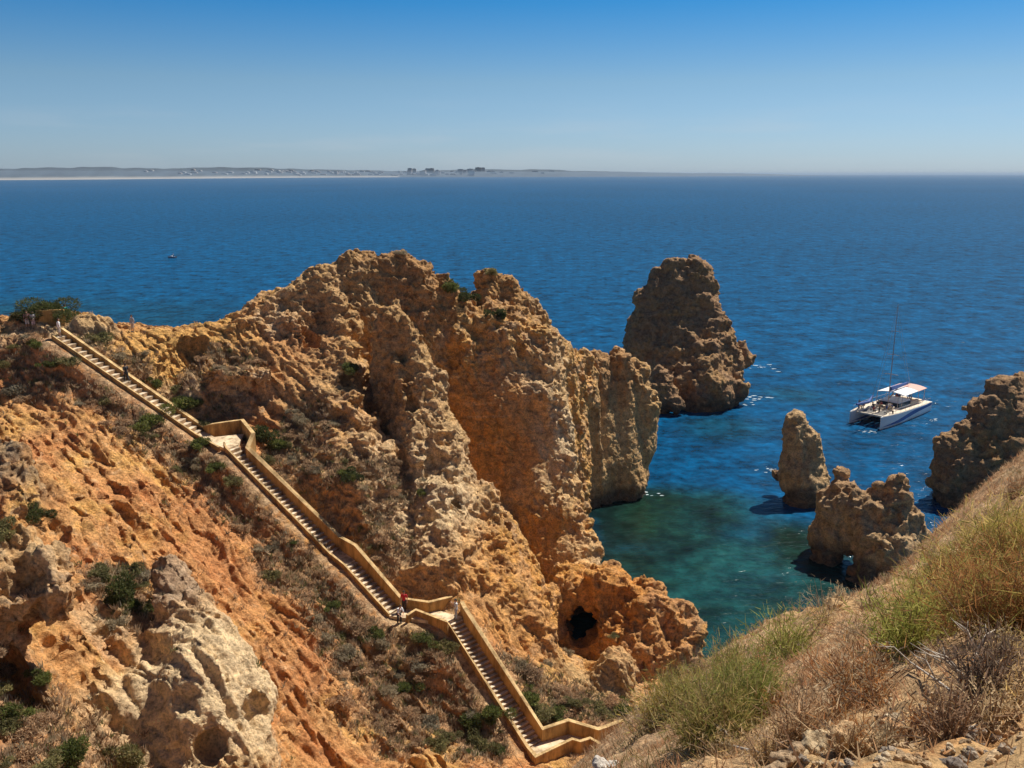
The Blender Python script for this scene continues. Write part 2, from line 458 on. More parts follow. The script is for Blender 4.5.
CON = [
 # buttress in front
 ((390, 317, 91, 1.2), (396, 372, 91.5, 2.4)), ((404, 322, 90.5, 1.1), (424, 380, 90, 1.9)), ((424, 380, 90, 1.8), (444, 460, 88.5, 2.6)), ((404, 368, 88.2, .9), (428, 470, 86, 2.0)), ((396, 390, 91, 2.2), (410, 450, 90, 3.2)),
 ((412, 440, 85.8, .9), (430, 510, 83.5, 2.2)), ((440, 450, 87, 2.4), (446, 530, 84.5, 3.6)), ((436, 500, 83, 2.4), (446, 580, 79, 4.2)),
 ((350, 366, 92, 1.1), (348, 420, 92, 2.0)), ((372, 405, 91, .9), (376, 450, 90, 1.8)), ((425, 540, 80, 2.0), (432, 580, 78, 2.6)),
 # wall under the recess
 ((480, 505, 101, 2.5), (490, 560, 97, 4.2)),
 # tower
 ((496, 378, 103.2, 1.0), (518, 398, 103, 1.5)), ((512, 372, 103.4, 1.0), (532, 396, 103, 1.5)), ((550, 378, 104.5, 1.6), (560, 470, 102, 2.2)), ((560, 465, 102, 2.0), (564, 560, 98, 2.6)),
 ((538, 440, 105, 3.6), (556, 655, 96, 4.4)), ((574, 520, 100, 1.6), (586, 590, 95, 2.2)), ((584, 596, 94, 3), (588, 650, 93, 4.5)), ((572, 596, 88.5, 3.0), (580, 640, 88, 3.8)),
 # rubble apron
 ((478, 510, 87, 2.4), (490, 600, 81, 4.2)), ((505, 550, 87, 2.6), (515, 640, 80, 4.2)), ((535, 610, 85, 2.4), (540, 670, 79, 3.2)), ((472, 580, 79, 2.4), (488, 650, 76, 2.8)),
 ((455, 600, 76, 1.6), (470, 625, 75, 2.0)),
 # boulders and arch by the cove
 ((585, 580, 92, 2), (592, 640, 88, 4)), ((604, 590, 87, 2.3), (625, 655, 85, 3.4)), ((648, 602, 85, 2.1), (642, 655, 83, 3)), ((676, 618, 84, 1.8), (666, 652, 83, 2.2)),
 ((689, 632, 83.5, 1.2), (684, 655, 83, 1.5)), ((616, 668, 76.5, 2.0), (606, 702, 76, 2.6)), ((556, 672, 78, 1.7), (572, 694, 77, 2.0)), ((538, 672, 78, 1.5), (545, 700, 77, 1.6)),
 ((640, 668, 82, 2.2), (650, 690, 82, 2.0)),
 # outcrops low on the left
 ((166, 574, 58, 1.5), (188, 630, 55, 2.5)), ((205, 640, 53.5, 2.2), (236, 702, 51.5, 2.5)), ((205, 680, 51, 2.8), (222, 770, 49.5, 3.4)), ((150, 700, 51.5, 2.4), (165, 790, 49, 3.2)), ((120, 730, 50, 1.8), (125, 790, 48, 2.4)),
 ((14, 556, 48, 1.7), (0, 612, 46.5, 2.6)), ((52, 566, 47.5, 1.4), (58, 590, 47, 1.4)), ((10, 462, 66, 1.8), (16, 505, 63, 2.0)), ((120, 620, 56, 1.0), (132, 660, 54.5, 1.8)),
 # rim rocks
 ((82, 327, 89, 1.7), (101, 327, 89.5, 1.6)), ((212, 376, 87.3, 1.0), (262, 376, 87.3, 1.3)), ((390, 664, 70.5, 1.2), (436, 670, 70, 1.4)), ((335, 300, 96, 1.5), (345, 330, 95, 2)),
 ((235, 325, 92, .8), (262, 320, 94, 1.2)), ((285, 320, 94, 1.4), (300, 345, 93, 1.6)),
]
tocone = lambda L: [(W(*a[:3]), a[3], W(*b[:3]), b[3]) for a, b in L]
add_cones(Fd, ax, tocone(MASS), k=.9)
# sheer alcoves bitten out of the massif
add_cones(Fd, ax, tocone([((380, 365, 91, 2.0), (382, 430, 89.5, 3.2)), ((353, 388, 90, 1.8), (352, 432, 88.5, 2.3)),
   ((548, 600, 86, 2.4), (545, 540, 90, 2.2)), ((600, 420, 119, 2.0), (604, 500, 119, 3.6)), ((632, 440, 121, 2.6), (630, 500, 121, 4.2))]), sub=True)
add_cones(Fd, ax, tocone(CON), k=.5)
add_cones(Fd, ax, tocone([((414, 352, 87.0, .5), (437, 440, 85.2, .85)), ((402, 350, 88.3, .5), (415, 425, 86.6, .8)), ((440, 470, 82.5, .5), (452, 520, 81.5, .8)), ((424, 300, 99.5, .7), (430, 330, 98.5, .9)), ((470, 300, 103.5, .6), (474, 335, 102.5, .9)), ((352, 300, 96.8, .8), (345, 318, 96, .9)), ((300, 330, 93.5, .8), (312, 345, 92.5, .9)), ((560, 400, 101.5, .5), (566, 440, 100.5, .8)), ((500, 520, 84.5, .7), (508, 545, 83.5, .9)), ((520, 600, 80.5, .8), (530, 620, 79.5, .8))]), k=.4, sub=True)
SHEER = [((455, 430, 102), 5.5), ((485, 440, 102), 8.5), ((515, 460, 102), 6.5), ((545, 570, 95), 6), ((612, 440, 124), 9), ((640, 445, 126), 6.5), ((205, 690, 51), 7), ((92, 327, 89), 3.6)]
def sheer(P):
    m = np.zeros(len(P), F32)
    for p, r in SHEER: m = np.maximum(m, 1 - sstep(.7, 1.15, np.linalg.norm(P - W(*p), axis=1) / r))
    return m
# hollows: sea cave, small caves, overhangs
HOL = [((580, 642, 78.5, 2.3), (583, 613, 91, 1.8)), ((207, 750, 46.4, .7), (212, 744, 48.2, .65)), ((265, 722, 48.6, .9), (258, 712, 50.0, .8)), ((182, 702, 47, .5), (184, 700, 48, .5)), ((20, 640, 44.5, 1.5), (40, 640, 46.5, 1.6)),
       ((214, 397, 84.3, 1.2), (256, 400, 84.8, 1.3)), ((640, 715, 80, 2.0), (668, 684, 82, 1.6)), ((160, 395, 85.5, 1.2), (192, 348, 90, 1.4))]
add_cones(Fd, ax, [(W(*a[:3]), a[3], W(*b[:3]), b[3]) for a, b in HOL], sub=True)
# big irregularity, only near the surface and away from the stairs
band = np.argwhere(np.abs(Fd) < 3.2)
Pb = np.stack([ax[i][band[:, i]] for i in range(3)], 1)
stw = sstep(2.0, 6, segd[band[:, 0], band[:, 1]])
rk = sstep(.62, .35, cosf[band[:, 0], band[:, 1]])
headm = sstep(-22, -12, Pb[:, 0]) * sstep(66, 74, Pb[:, 1])
amp = (.08 + .92 * np.maximum(rk, headm)) * (.12 + .88 * stw)
amp = amp * (1 - .75 * sheer(Pb))
dd = ridged(Pb * np.array([1, 1, .6], F32), 5.5, 3, off=3.1) - .45
dd2 = ridged(Pb, 2.3, 2, off=9.1) - .5
flt = ridged(Pb * np.array([1, 1, .16], F32), 2.6, 3, off=21.) - .5
Fd[band[:, 0], band[:, 1], band[:, 2]] -= (amp * (dd * 1.1 - .1 + dd2 * .25 + flt * .55 * headm)).astype(F32)
# keep the stairway clear
clr = [(a + np.array([0, 0, 2.0]), 1.75, b + np.array([0, 0, 2.0]), 1.75) for a, b in zip(ST[:-1], ST[1:])]
add_cones(Fd, ax, clr, sub=True)
Fd[0], Fd[-1], Fd[:, 0], Fd[:, -1], Fd[:, :, 0] = 1, 1, 1, 1, 1
V, Q = nets(Fd, ax)
# drop faces never of use: closed underside
V, Q = subdivide(V, Q)

def seg_dist(P):
    d = np.full(len(P), 99., F32)
    for a, b in zip(ST[:-1], ST[1:]):
        ab = b - a; t = np.clip(((P - a) @ ab) / (ab @ ab), 0, 1)
        d = np.minimum(d, np.linalg.norm(P - (a + t[:, None] * ab), axis=1))
    return d

def crag(P, N, rock, sd=None, off=0.0, s=1.0):
    """weathered limestone relief: pits, ledges and lumps along the normal"""
    steep = 1 - np.abs(N[:, 2])
    a = ridged(P * np.array([1, 1, .7], F32), 2.4 * s, 4, off=off + 1.7) - .5
    b = fbm(P, .9 * s, 3, gain=.6, off=off)
    f1, f2 = worley(P * np.array([1, 1, 1.15], F32), .95 * s, off)
    c = .55 - f1                       # rounded lumps
    bil = 2 * np.abs(noise(P * np.array([1, 1, .55], F32) / (2.6 * s) + off + 12.)) + np.abs(noise(P / (1.2 * s) + off + 15.)) - .75
    Pw = P + .5 * fbm(P, 3.5, 2, off=off + 2.)[:, None]
    blk = (blocks(Pw * np.array([1, 1, 1.7], F32), 2.6 * s, off) - .5) * .85 + (blocks(Pw * np.array([1, 1, 1.4], F32), 1.0 * s, off + 3) - .5) * .36
    crack = -np.exp(-((f2 - f1) / .08) ** 2)
    g1, g2 = worley(P, .42 * s, off + 4)
    led = np.sin(P[:, 2] * 3.3 + fbm(P, 5.0, 2) * 5) * steep
    flute = ridged(P * np.array([1, 1, .14], F32), 1.3 * s, 3, off=off + 8.) - .5
    rub = sstep(-.15, .25, fbm(P, 6., 2, off=off + 31.) + .55 * (.5 - steep))       # rubbly patches against sheer faces
    z_ = P[:, 2] * .55 + fbm(P, 7., 2, off=off + 3.) * 1.2
    ledge = (z_ - np.floor(z_)) ** 4 * steep
    d = rock * (blk * (.45 + .55 * rub) + rub * (a * .30 + bil * .45 + c * .15 + (.5 - g1) * .16) + (1 - rub) * (a * .14 + bil * .30 + (.5 - g1) * .05) + b * (.14 + .30 * rub) + flute * steep * .42 + crack * .09 - ledge * .25) * s + (1 - rock) * (a * .22 + b * .25 + (.5 - g1) * .10) * s
    if sd is not None: d = d * (.08 + .92 * sstep(1.2, 3.5, sd))
    return d

PALV = {k: np.array(v, F32) for k, v in PAL.items()}
def mix(c, pal, w): return c + (PALV[pal] - c) * np.clip(w, 0, 1)[:, None]

N = vnormals(V, Q)
sd = seg_dist(V)
head = np.maximum(sstep(-24, -14, V[:, 0]) * sstep(66, 74, V[:, 1]), sstep(93, 98, V[:, 1]) * sstep(-32, -26, V[:, 0]))
SPOT = [((190, 640, 55), 4.0), ((225, 720, 51), 5.0), ((20, 580, 47.5), 4.2), ((10, 470, 65), 3.2), ((90, 327, 88.5), 3.2), ((245, 385, 87), 3.2), ((415, 668, 70.5), 2.2), ((120, 640, 55), 2.5),
        ((285, 320, 95), 5)]
rock = head.copy()
for p, r in SPOT: rock = np.maximum(rock, 1 - sstep(r * .6, r * 1.15, np.linalg.norm(V - W(*p), axis=1)))
rock = np.maximum(rock, .55 * sstep(.45, .75, 1 - N[:, 2]))
V = V + N * (crag(V, N, rock.astype(F32), sd) * (1 - .72 * sheer(V)))[:, None]
# erosion rills on the bare red slopes
u = V[:, 0] * dirx + V[:, 1] * diry; vv = -V[:, 0] * diry + V[:, 1] * dirx
ril = ridged(np.stack([vv / 1.1 + fbm(V, 4, 2) * .5, u / 7., V[:, 2] / 9.], 1), 1.0, 3, off=2.2)
V = V - N * ((1 - head) * (1 - ril) * .7 * sstep(2.0, 4, sd))[:, None]
# second split carries the fine grain: chips, pits and cracks
V, Q = subdivide(V, Q); N = vnormals(V, Q); sd = seg_dist(V)
head = np.maximum(sstep(-24, -14, V[:, 0]) * sstep(66, 74, V[:, 1]), sstep(93, 98, V[:, 1]) * sstep(-32, -26, V[:, 0]))
rock = head.copy()
for p, r in SPOT: rock = np.maximum(rock, 1 - sstep(r * .6, r * 1.15, np.linalg.norm(V - W(*p), axis=1)))
rock = np.maximum(rock, .55 * sstep(.45, .75, 1 - N[:, 2]))
def grain(P, rock, off=0.0):
    f1, f2 = worley(P * np.array([1, 1, 1.3], F32), .34, off); k1, k2 = worley(P * np.array([1, 1, .7], F32) + .35 * fbm(P, 1.5, 2, off=off)[:, None], 1.7, off + 9)
    return (ridged(P, .8, 2, off=off + 5) - .5) * (.07 + .11 * rock) + (.5 - f1) * (.05 + .06 * rock) - np.exp(-((k2 - k1) / .05) ** 2) * (.04 + .16 * rock)
nearw = sstep(135, 110, V[:, 1])
V = V + N * (grain(V, rock * (1 - .5 * sheer(V))) * (.1 + .9 * sstep(1.0, 2.5, sd)) * nearw)[:, None]
u = V[:, 0] * dirx + V[:, 1] * diry; vv = -V[:, 0] * diry + V[:, 1] * dirx
st1, st2 = worley(np.stack([vv / .9 + fbm(V, 3, 2) * .6, u / 4.5, V[:, 2] / 6.], 1), 1.0, 5.)
V = V - N * ((1 - head) * (1 - rock * .6) * np.exp(-((st2 - st1) / .10) ** 2) * .24 * sstep(1.6, 3, sd))[:, None]
N = vnormals(V, Q)
print('terrain verts', len(V))

def paint(V, N, rock, head):
    n1 = fbm(V, 6., 3, off=7.); n2 = fbm(V, 2.2, 3, off=13.); n3 = fbm(V, .8, 3, gain=.6, off=23.)
    up = N[:, 2]
    c = np.tile(PALV['soil'], (len(V), 1))
    c = mix(c, 'red', sstep(-.05, .35, n1 + .3 * n2)); c = mix(c, 'ochre', sstep(.05, .35, -n1 + .4 * n2)); c = mix(c, 'sand', .45 * sstep(.15, .45, n3))
    # headland colours
    ch = np.tile(PALV['ochre'], (len(V), 1))
    ch = mix(ch, 'soil', sstep(-.1, .3, n2)); ch = mix(ch, 'tan', .55 * sstep(.0, .35, n1 + .5 * n3))
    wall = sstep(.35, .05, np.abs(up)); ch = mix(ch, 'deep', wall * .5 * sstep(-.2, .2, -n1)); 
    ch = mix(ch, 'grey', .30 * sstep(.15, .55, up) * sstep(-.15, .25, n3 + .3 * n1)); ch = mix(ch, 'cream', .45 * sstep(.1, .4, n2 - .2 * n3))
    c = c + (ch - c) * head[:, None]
    c = mix(c, 'cream', .75 * (rock * (1 - head)) * sstep(-.35, .2, n2)); c = mix(c, 'grey', .5 * (rock * (1 - head)) * sstep(0, .35, n3))
    return c, n1, n2, n3
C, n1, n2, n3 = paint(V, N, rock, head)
def spot(C, p, r, pal, w, nz=0.0):
    d = np.linalg.norm(V - W(*p), axis=1) / r
    return mix(C, pal, w * sstep(1.1, .55, d + nz * n2))
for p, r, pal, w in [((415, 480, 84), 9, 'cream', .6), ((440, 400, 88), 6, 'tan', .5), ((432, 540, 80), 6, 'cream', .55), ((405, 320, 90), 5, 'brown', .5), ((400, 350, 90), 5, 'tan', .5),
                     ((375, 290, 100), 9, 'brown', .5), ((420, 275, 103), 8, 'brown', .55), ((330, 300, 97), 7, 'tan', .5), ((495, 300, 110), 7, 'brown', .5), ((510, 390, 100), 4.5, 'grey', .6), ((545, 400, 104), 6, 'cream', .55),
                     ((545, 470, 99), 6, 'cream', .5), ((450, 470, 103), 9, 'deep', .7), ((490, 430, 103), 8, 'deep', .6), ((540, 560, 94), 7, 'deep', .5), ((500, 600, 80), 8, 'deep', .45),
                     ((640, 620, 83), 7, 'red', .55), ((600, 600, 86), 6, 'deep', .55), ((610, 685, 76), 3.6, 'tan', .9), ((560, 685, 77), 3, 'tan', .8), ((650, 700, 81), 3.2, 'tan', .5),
                     ((566, 430, 100), 4.5, 'pale', .65), ((562, 350, 108), 4, 'cream', .6), ((428, 500, 82), 5, 'pale', .5), ((585, 560, 95), 4, 'pale', .45), ((620, 430, 128), 14, 'tan', .7), ((610, 370, 126), 5.5, 'brown', .7), ((350, 420, 90), 7, 'brown', .35), ((380, 440, 90), 6, 'brown', .5),  # leading pale and cream spots put sunlit brightness of right faces into the colour
                     ((200, 700, 51), 6.5, 'pale', .95), ((172, 585, 57), 3.2, 'grey', .6), ((10, 475, 65), 4, 'dark', .45), ((30, 560, 48), 3, 'tan', .6), ((150, 350, 88.5), 5, 'ochre', .9), ((190, 350, 90), 5, 'ochre', .8), ((225, 350, 90), 5, 'ochre', .6), ((178, 385, 86.5), 2.6, 'sand', .9),
                     ((90, 325, 89), 3, 'tan', .9), ((25, 325, 88), 5, 'sand', .85), ((50, 326, 87), 3, 'sand', .85), ((250, 600, 70), 12, 'red', .4), ((200, 520, 74), 9, 'red', .35), ((60, 400, 80), 8, 'soil', .3), ((240, 700, 53), 2, 'cream', .5), ((95, 610, 55), 2.6, 'sand', .5), ((320, 380, 90), 6, 'tan', .5), ((300, 360, 92), 6, 'soil', .5)]:
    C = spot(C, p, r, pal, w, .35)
# bedding bands and run-off streaks in the rock itself
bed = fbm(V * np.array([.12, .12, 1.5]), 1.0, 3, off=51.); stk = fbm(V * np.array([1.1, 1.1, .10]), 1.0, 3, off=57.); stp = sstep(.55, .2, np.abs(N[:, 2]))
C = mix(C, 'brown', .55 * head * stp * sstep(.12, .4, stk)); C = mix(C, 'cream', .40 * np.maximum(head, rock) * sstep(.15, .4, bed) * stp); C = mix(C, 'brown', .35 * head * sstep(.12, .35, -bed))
# scrubby ground cover where it is not too steep
SCR = [((60, 362, 85), 5.5), ((110, 385, 85), 4.5), ((160, 415, 82), 4.5), ((210, 460, 80), 4), ((200, 400, 86), 5), ((310, 440, 86), 4), ((350, 500, 81), 5), ((300, 470, 82), 4), ((380, 490, 82), 4), ((250, 500, 79), 4.5), ((300, 560, 75), 4),
       ((340, 600, 73), 4), ((380, 560, 79), 4), ((400, 640, 72), 5), ((440, 690, 70), 6), ((400, 720, 67), 5), ((470, 720, 68), 5), ((360, 660, 70), 4), ((500, 690, 71), 3.5), ((560, 712, 70), 5), ((30, 700, 44), 5), ((80, 740, 45), 4),
       ((150, 620, 57), 3), ((220, 380, 89), 4.5), ((600, 720, 70), 4), ((120, 590, 60), 3), ((0, 352, 87), 4)]
scr = np.zeros(len(V))
for p, r in SCR: scr = np.maximum(scr, sstep(1.15, .6, np.linalg.norm(V - W(*p), axis=1) / r + .45 * n2))
scr *= sstep(.25, .6, N[:, 2]) * sstep(-.45, -.05, n3 + .3 * n2)
C = mix(C, 'scrub', .62 * scr)
C = mix(C, 'sand', .5 * sstep(2.2, 1.3, sd) * sstep(-.2, .3, n3))
# wave-cut dark band by the water
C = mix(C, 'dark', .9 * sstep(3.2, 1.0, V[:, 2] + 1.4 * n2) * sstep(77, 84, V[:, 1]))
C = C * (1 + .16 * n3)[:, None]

M_ROCK = rock_mat('weathered_limestone', 1.0, .10)
# two pieces: left hillside and the headland rock; split along the foot of the headland
fcx = V[Q].mean(1)
hm = (head[Q].mean(1) > .5)
def piece(name, sel):
    q = Q[sel]; used = np.unique(q); remap = np.full(len(V), -1, np.int64); remap[used] = np.arange(len(used))
    return tag(link(name, np_mesh(name, V[used], remap[q], C[used]), M_ROCK), kind='structure')
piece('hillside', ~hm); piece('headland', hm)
tree = BVHTree.FromPolygons([tuple(p) for p in V.tolist()], [tuple(q) for q in Q.tolist()])
TV, TQ, TN, TSCR, TSD, THEAD = V, Q, N, scr, sd, head

def hit(px, py, t=None):
    """where the line of sight through a survey pixel meets the ground"""
    r = (t or tree).ray_cast(Vector(CAM), raydir(px, py))
    return (r[0], r[1]) if r[0] is not None else (None, None)
def drop(x, y, t=None, z=60):
    r = (t or tree).ray_cast(Vector((x, y, z)), Vector((0, 0, -1)))
    return r[0]

# ------------------------------------------------------------------ sea stacks and far cliff
def rock_thing(name, cons, vox, label=None, cat=None, kind=None, base='tan', top='brown', holes=(), rough=1.0, off=0.0, group=None):
    cs = [(W(*a[:3]), a[3], W(*b[:3]), b[3]) for a, b in cons]
    hs = [(W(*a[:3]), a[3], W(*b[:3]), b[3]) for a, b in holes]
    lo = np.min([np.minimum(a - ra, b - rb) for a, ra, b, rb in cs], 0) - 4; hi = np.max([np.maximum(a + ra, b + rb) for a, ra, b, rb in cs], 0) + 4
    lo[2] = max(lo[2], -4)
    A = grid(lo, hi, vox); Fq = np.full([len(a) for a in A], 9., F32)
    add_cones(Fq, A, cs, k=1.0)
    if hs: add_cones(Fq, A, hs, sub=True)
    bd = np.argwhere(np.abs(Fq) < 2.8); Pq = np.stack([A[i][bd[:, i]] for i in range(3)], 1)
    Fq[bd[:, 0], bd[:, 1], bd[:, 2]] -= rough * ((ridged(Pq, 5., 3, off=off) - .5) * 1.3 + (ridged(Pq, 2., 2, off=off + 3) - .5) * .5).astype(F32)
    # notch cut by the waves
    Fq += (np.exp(-((A[2] - .8) / .9) ** 2) * .5)[None, None, :].astype(F32)
    Fq[:, :, 0] = 1
    v, q = nets(Fq, A); v, q = subdivide(v, q)
    n = vnormals(v, q)
    v = v + n * (crag(v, n, np.ones(len(v), F32), None, off) * .9 * min(1, rough))[:, None]; n = vnormals(v, q)
    a1 = fbm(v, 5, 3, off=off + 2); a2 = fbm(v, 1.6, 3, off=off + 5)
    c = np.tile(PALV[base], (len(v), 1)); c = mix(c, 'ochre', .5 * sstep(-.1, .3, a1)); c = mix(c, 'cream', .4 * sstep(.1, .4, a2))
    topm = sstep(.45, .8, (v[:, 2] / v[:, 2].max()) + .25 * a1) * sstep(-.2, .3, n[:, 2] + .4 * a2)
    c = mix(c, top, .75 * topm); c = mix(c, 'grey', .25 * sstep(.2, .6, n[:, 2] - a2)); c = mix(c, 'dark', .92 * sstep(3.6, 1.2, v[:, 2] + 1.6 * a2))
    strat = sstep(.55, .9, np.sin(v[:, 2] * 1.9 + a1 * 3)) * sstep(.5, .2, np.abs(n[:, 2])); c = mix(c, 'brown', .35 * strat)
    c = c * (.86 if base == 'brown' else 1.0)
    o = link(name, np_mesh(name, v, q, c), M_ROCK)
    tag(o, label, cat, group, kind)
    return o
rock_thing('sea_stack', [((676, 271, 185, 3.0), (675, 375, 185, 8.8)), ((694, 271, 185, 3.0), (690, 340, 185, 6)), ((661, 282, 185, 2.6), (655, 350, 185, 5)), ((646, 302, 185, 2.8), (646, 350, 185, 4.6)), ((640, 318, 185, 1.6), (642, 372, 185, 3.2)), ((702, 272, 185, 2.2), (704, 370, 183, 6)), ((722, 330, 183, 2.2), (728, 370, 182, 3.2)),
    ((707, 352, 178, 2.6), (706, 392, 176, 5.4)), ((738, 350, 186, 1.8), (743, 362, 186, 1.8)), ((690, 372, 177, 3), (688, 398, 176, 3.5)), ((700, 410, 176, 5), (720, 395, 178, 4)), ((743, 388, 177, .9), (741, 395, 177, 1.4))],
    .6, 'tall broad brown sea stack rising from open water beyond the headland', 'sea stack', base='brown', top='brown', rough=1.1, off=31.)
rock_thing('sea_stack', [((796, 421, 125, 1.5), (799, 490, 125, 2.7)), ((811, 443, 125, 1.8), (808, 497, 125, 2.8)), ((800, 500, 125, 2.4), (800, 515, 125, 2.6))],
    .3, 'slender upright rock pinnacle standing alone in the water', 'sea stack', base='tan', top='tan', rough=.6, off=41.)
rock_thing('sea_rock', [((774, 472, 128, .45), (780, 475, 127.5, .6))], .2, 'tiny low rock breaking the surface beside the slender pinnacle', 'rock', base='brown', rough=.35, off=44.)
rock_thing('sea_stack', [((841, 475, 107, .9), (838, 510, 106.5, 2.4)), ((850, 505, 105, 2.1), (872, 515, 104, 2.2)), ((866, 530, 103.5, 2.0), (872, 560, 103, 2.2)), ((848, 520, 105.5, 2.3), (846, 540, 105.5, 1.9)), ((828, 530, 107, 1.8), (826, 560, 106, 1.7)), ((880, 500, 104, 1.4), (876, 540, 103, 2.0)), ((899, 483, 103, .9), (895, 550, 102, 3.0)), ((913, 528, 102, 1.3), (914, 562, 101, 2.0)),
    ((870, 545, 102, 1.6), (868, 585, 101, 2.2)), ((834, 518, 108, 1.9), (828, 552, 108, 1.8)), ((892, 560, 101, 3), (892, 580, 101, 3.2))], .33, 'two-peaked jagged rock with a small arch, just off the grassy slope', 'sea stack',
    holes=[((871, 478, 102, 1.0), (873, 484, 107, 1.1))], base='tan', top='brown', rough=.9, off=51.)
rock_thing('far_cliff', [((1030, 392, 128, 3), (1030, 480, 127, 9)), ((1005, 396, 127.5, 3), (1005, 480, 127, 7)), ((988, 412, 126.5, 2.6), (988, 480, 126.5, 6)), ((960, 442, 125, 1.6), (962, 486, 125, 4)), ((972, 432, 126, 2.2), (972, 484, 125, 4.6)), ((948, 448, 125, 1.6), (956, 490, 124, 3.2)), ((1075, 380, 132, 6), (1080, 470, 130, 12)),
    ((1120, 370, 134, 8), (1120, 470, 130, 14))], .5, kind='structure', base='brown', top='brown', off=61.)
rock_thing('sea_rock', [((660, 374, 172, 1.8), (658, 397, 172, 3.4)), ((674, 391, 171, 1.3), (677, 406, 170, 1.9))], .4, 'low rock between the headland end and the foot of the tall stack', 'rock', base='brown', top='brown', rough=.8, off=71.)
# ------------------------------------------------------------------ stairway
def two_tone_step(w, run, rise, name, parent, pos, ang):
    f = MB()
    f.box((0, 0, -rise / 2 - .3), (run, w, rise + .6 - .008))
    f.box((.02, 0, .0), (run - .05, w - .04, .035))
    o = f.build(name, M_STEP, parent)
    o.data.materials.append(M_TREAD)
    for p in o.data.polygons[6:]: p.material_index = 1
    return o
M_STEP = plain('step_masonry', (.36, .23, .12), .9, .25, 2.0, .4, 14)
M_TREAD = plain('step_tread', (.62, .50, .35), .9, .12, 1.5, .3, 14)
M_WALL = plain('ochre_render', (.48, .27, .085), .9, .14, .8, .5, 9)
M_WALLTOP = plain('worn_coping', (.56, .38, .17), .9, .15, 1.2, .5, 12)
M_PAVE = plain('sandy_paving', (.68, .52, .33), .9, .12, 1.0, .3, 10)
for m_ in (M_WALL, M_WALLTOP, M_PAVE, M_STEP, M_TREAD): stain(m_, .55)
stair = empty('stone_stairway', tuple(ST[0]))
tag(stair, 'long ochre walled stone stairway descending the hillside in flights to the cove', 'stairway')
bpy.context.view_layer.update()
def under(o): o.parent = stair; o.matrix_parent_inverse = Matrix.Translation(-Vector(ST[0])); return o

def flight(a, b, n, w):
    d = (b - a); L = np.hypot(d[0], d[1]); ang = math.atan2(d[1], d[0]); run = L / n; rise = (a[2] - b[2]) / n
    fl = MB()   # solid under the steps
    nrm = np.array([-math.sin(ang), math.cos(ang), 0])
    sec = []
    for p in (a, b): 
        c0 = p - np.array([0, 0, rise * 1.1 + .05])
        sec.append([c0 - nrm * (w / 2 - .02) - [0, 0, 1.6], c0 + nrm * (w / 2 - .02) - [0, 0, 1.6], c0 + nrm * (w / 2 - .02) - [0, 0, .12], c0 - nrm * (w / 2 - .02) - [0, 0, .12]])
    fl.prism(sec)
    base = under(fl.build('flight', M_STEP))
    src = None
    for k in range(n):
        pos = a + d * ((k + .5) / n); pos[2] = a[2] - rise * (k + .5) + rise * .0
        if src is None:
            src = two_tone_step(w, run - .004, rise, 'step', base, pos, ang); s = src
        else:
            s = src.copy(); COL.objects.link(s)
        s.parent = base
        s.location = tuple(pos); s.rotation_euler = (0, 0, ang)
        s.matrix_parent_inverse = Matrix.Identity(4)
    return base

def wall(name, pts, h, t, drop_=1.2, hs=None, mat=None, coping=True):
    """parapet along a line of ground points"""
    pts = [np.array(p, float) for p in pts]; sec = []; cop = []
    for i, p in enumerate(pts):
        a = pts[max(i - 1, 0)]; b = pts[min(i + 1, len(pts) - 1)]
        u0 = (p - a)[:2]; u1 = (b - p)[:2]
        u0 = u0 / (np.linalg.norm(u0) + 1e-9) if i > 0 else u1 / np.linalg.norm(u1)
        u1 = u1 / (np.linalg.norm(u1) + 1e-9) if i < len(pts) - 1 else u0
        m = u0 + u1; m /= np.linalg.norm(m); k = 1 / max(.45, float(m @ u0))
        n = np.array([-m[1], m[0], 0]) * t / 2 * k
        hh = hs[i] if hs else h
        sec.append([p - n - [0, 0, drop_], p + n - [0, 0, drop_], p + n + [0, 0, hh], p - n + [0, 0, hh]])
        n2 = n * 1.16
        cop.append([p - n2 + [0, 0, hh], p + n2 + [0, 0, hh], p + n2 + [0, 0, hh + .06], p - n2 + [0, 0, hh + .06]])
    f = MB(); f.prism(sec); o = under(f.build(name, mat or M_WALL))
    if coping:
        g = MB(); g.prism([[q + np.array([0, 0, .002]) for q in s] for s in cop]); c = g.build('coping', M_WALLTOP, o)
    return o

SW = 1.28
flight(ST[0], ST[1], 26, SW); flight(ST[2], ST[3], 28, SW); flight(ST[4], ST[5], 12, SW); flight(ST[6], ST[7], 29, SW)
def slab(poly, z, th, name='landing'):
    f = MB(); f.prism([[(x, y, z - th) for x, y in poly], [(x, y, z) for x, y in poly]]); return under(f.build(name, M_PAVE))
def off(a, b, k):
    d = (b - a)[:2]; d = d / np.linalg.norm(d); return np.array([-d[1], d[0], 0]) * k
def offp(i, j, k, at): return ST[at] + off(ST[i], ST[j], k)
def ext(i, j, at, s):
    d = ST[j] - ST[i]; d[2] = 0; return ST[at] + d / np.linalg.norm(d) * s
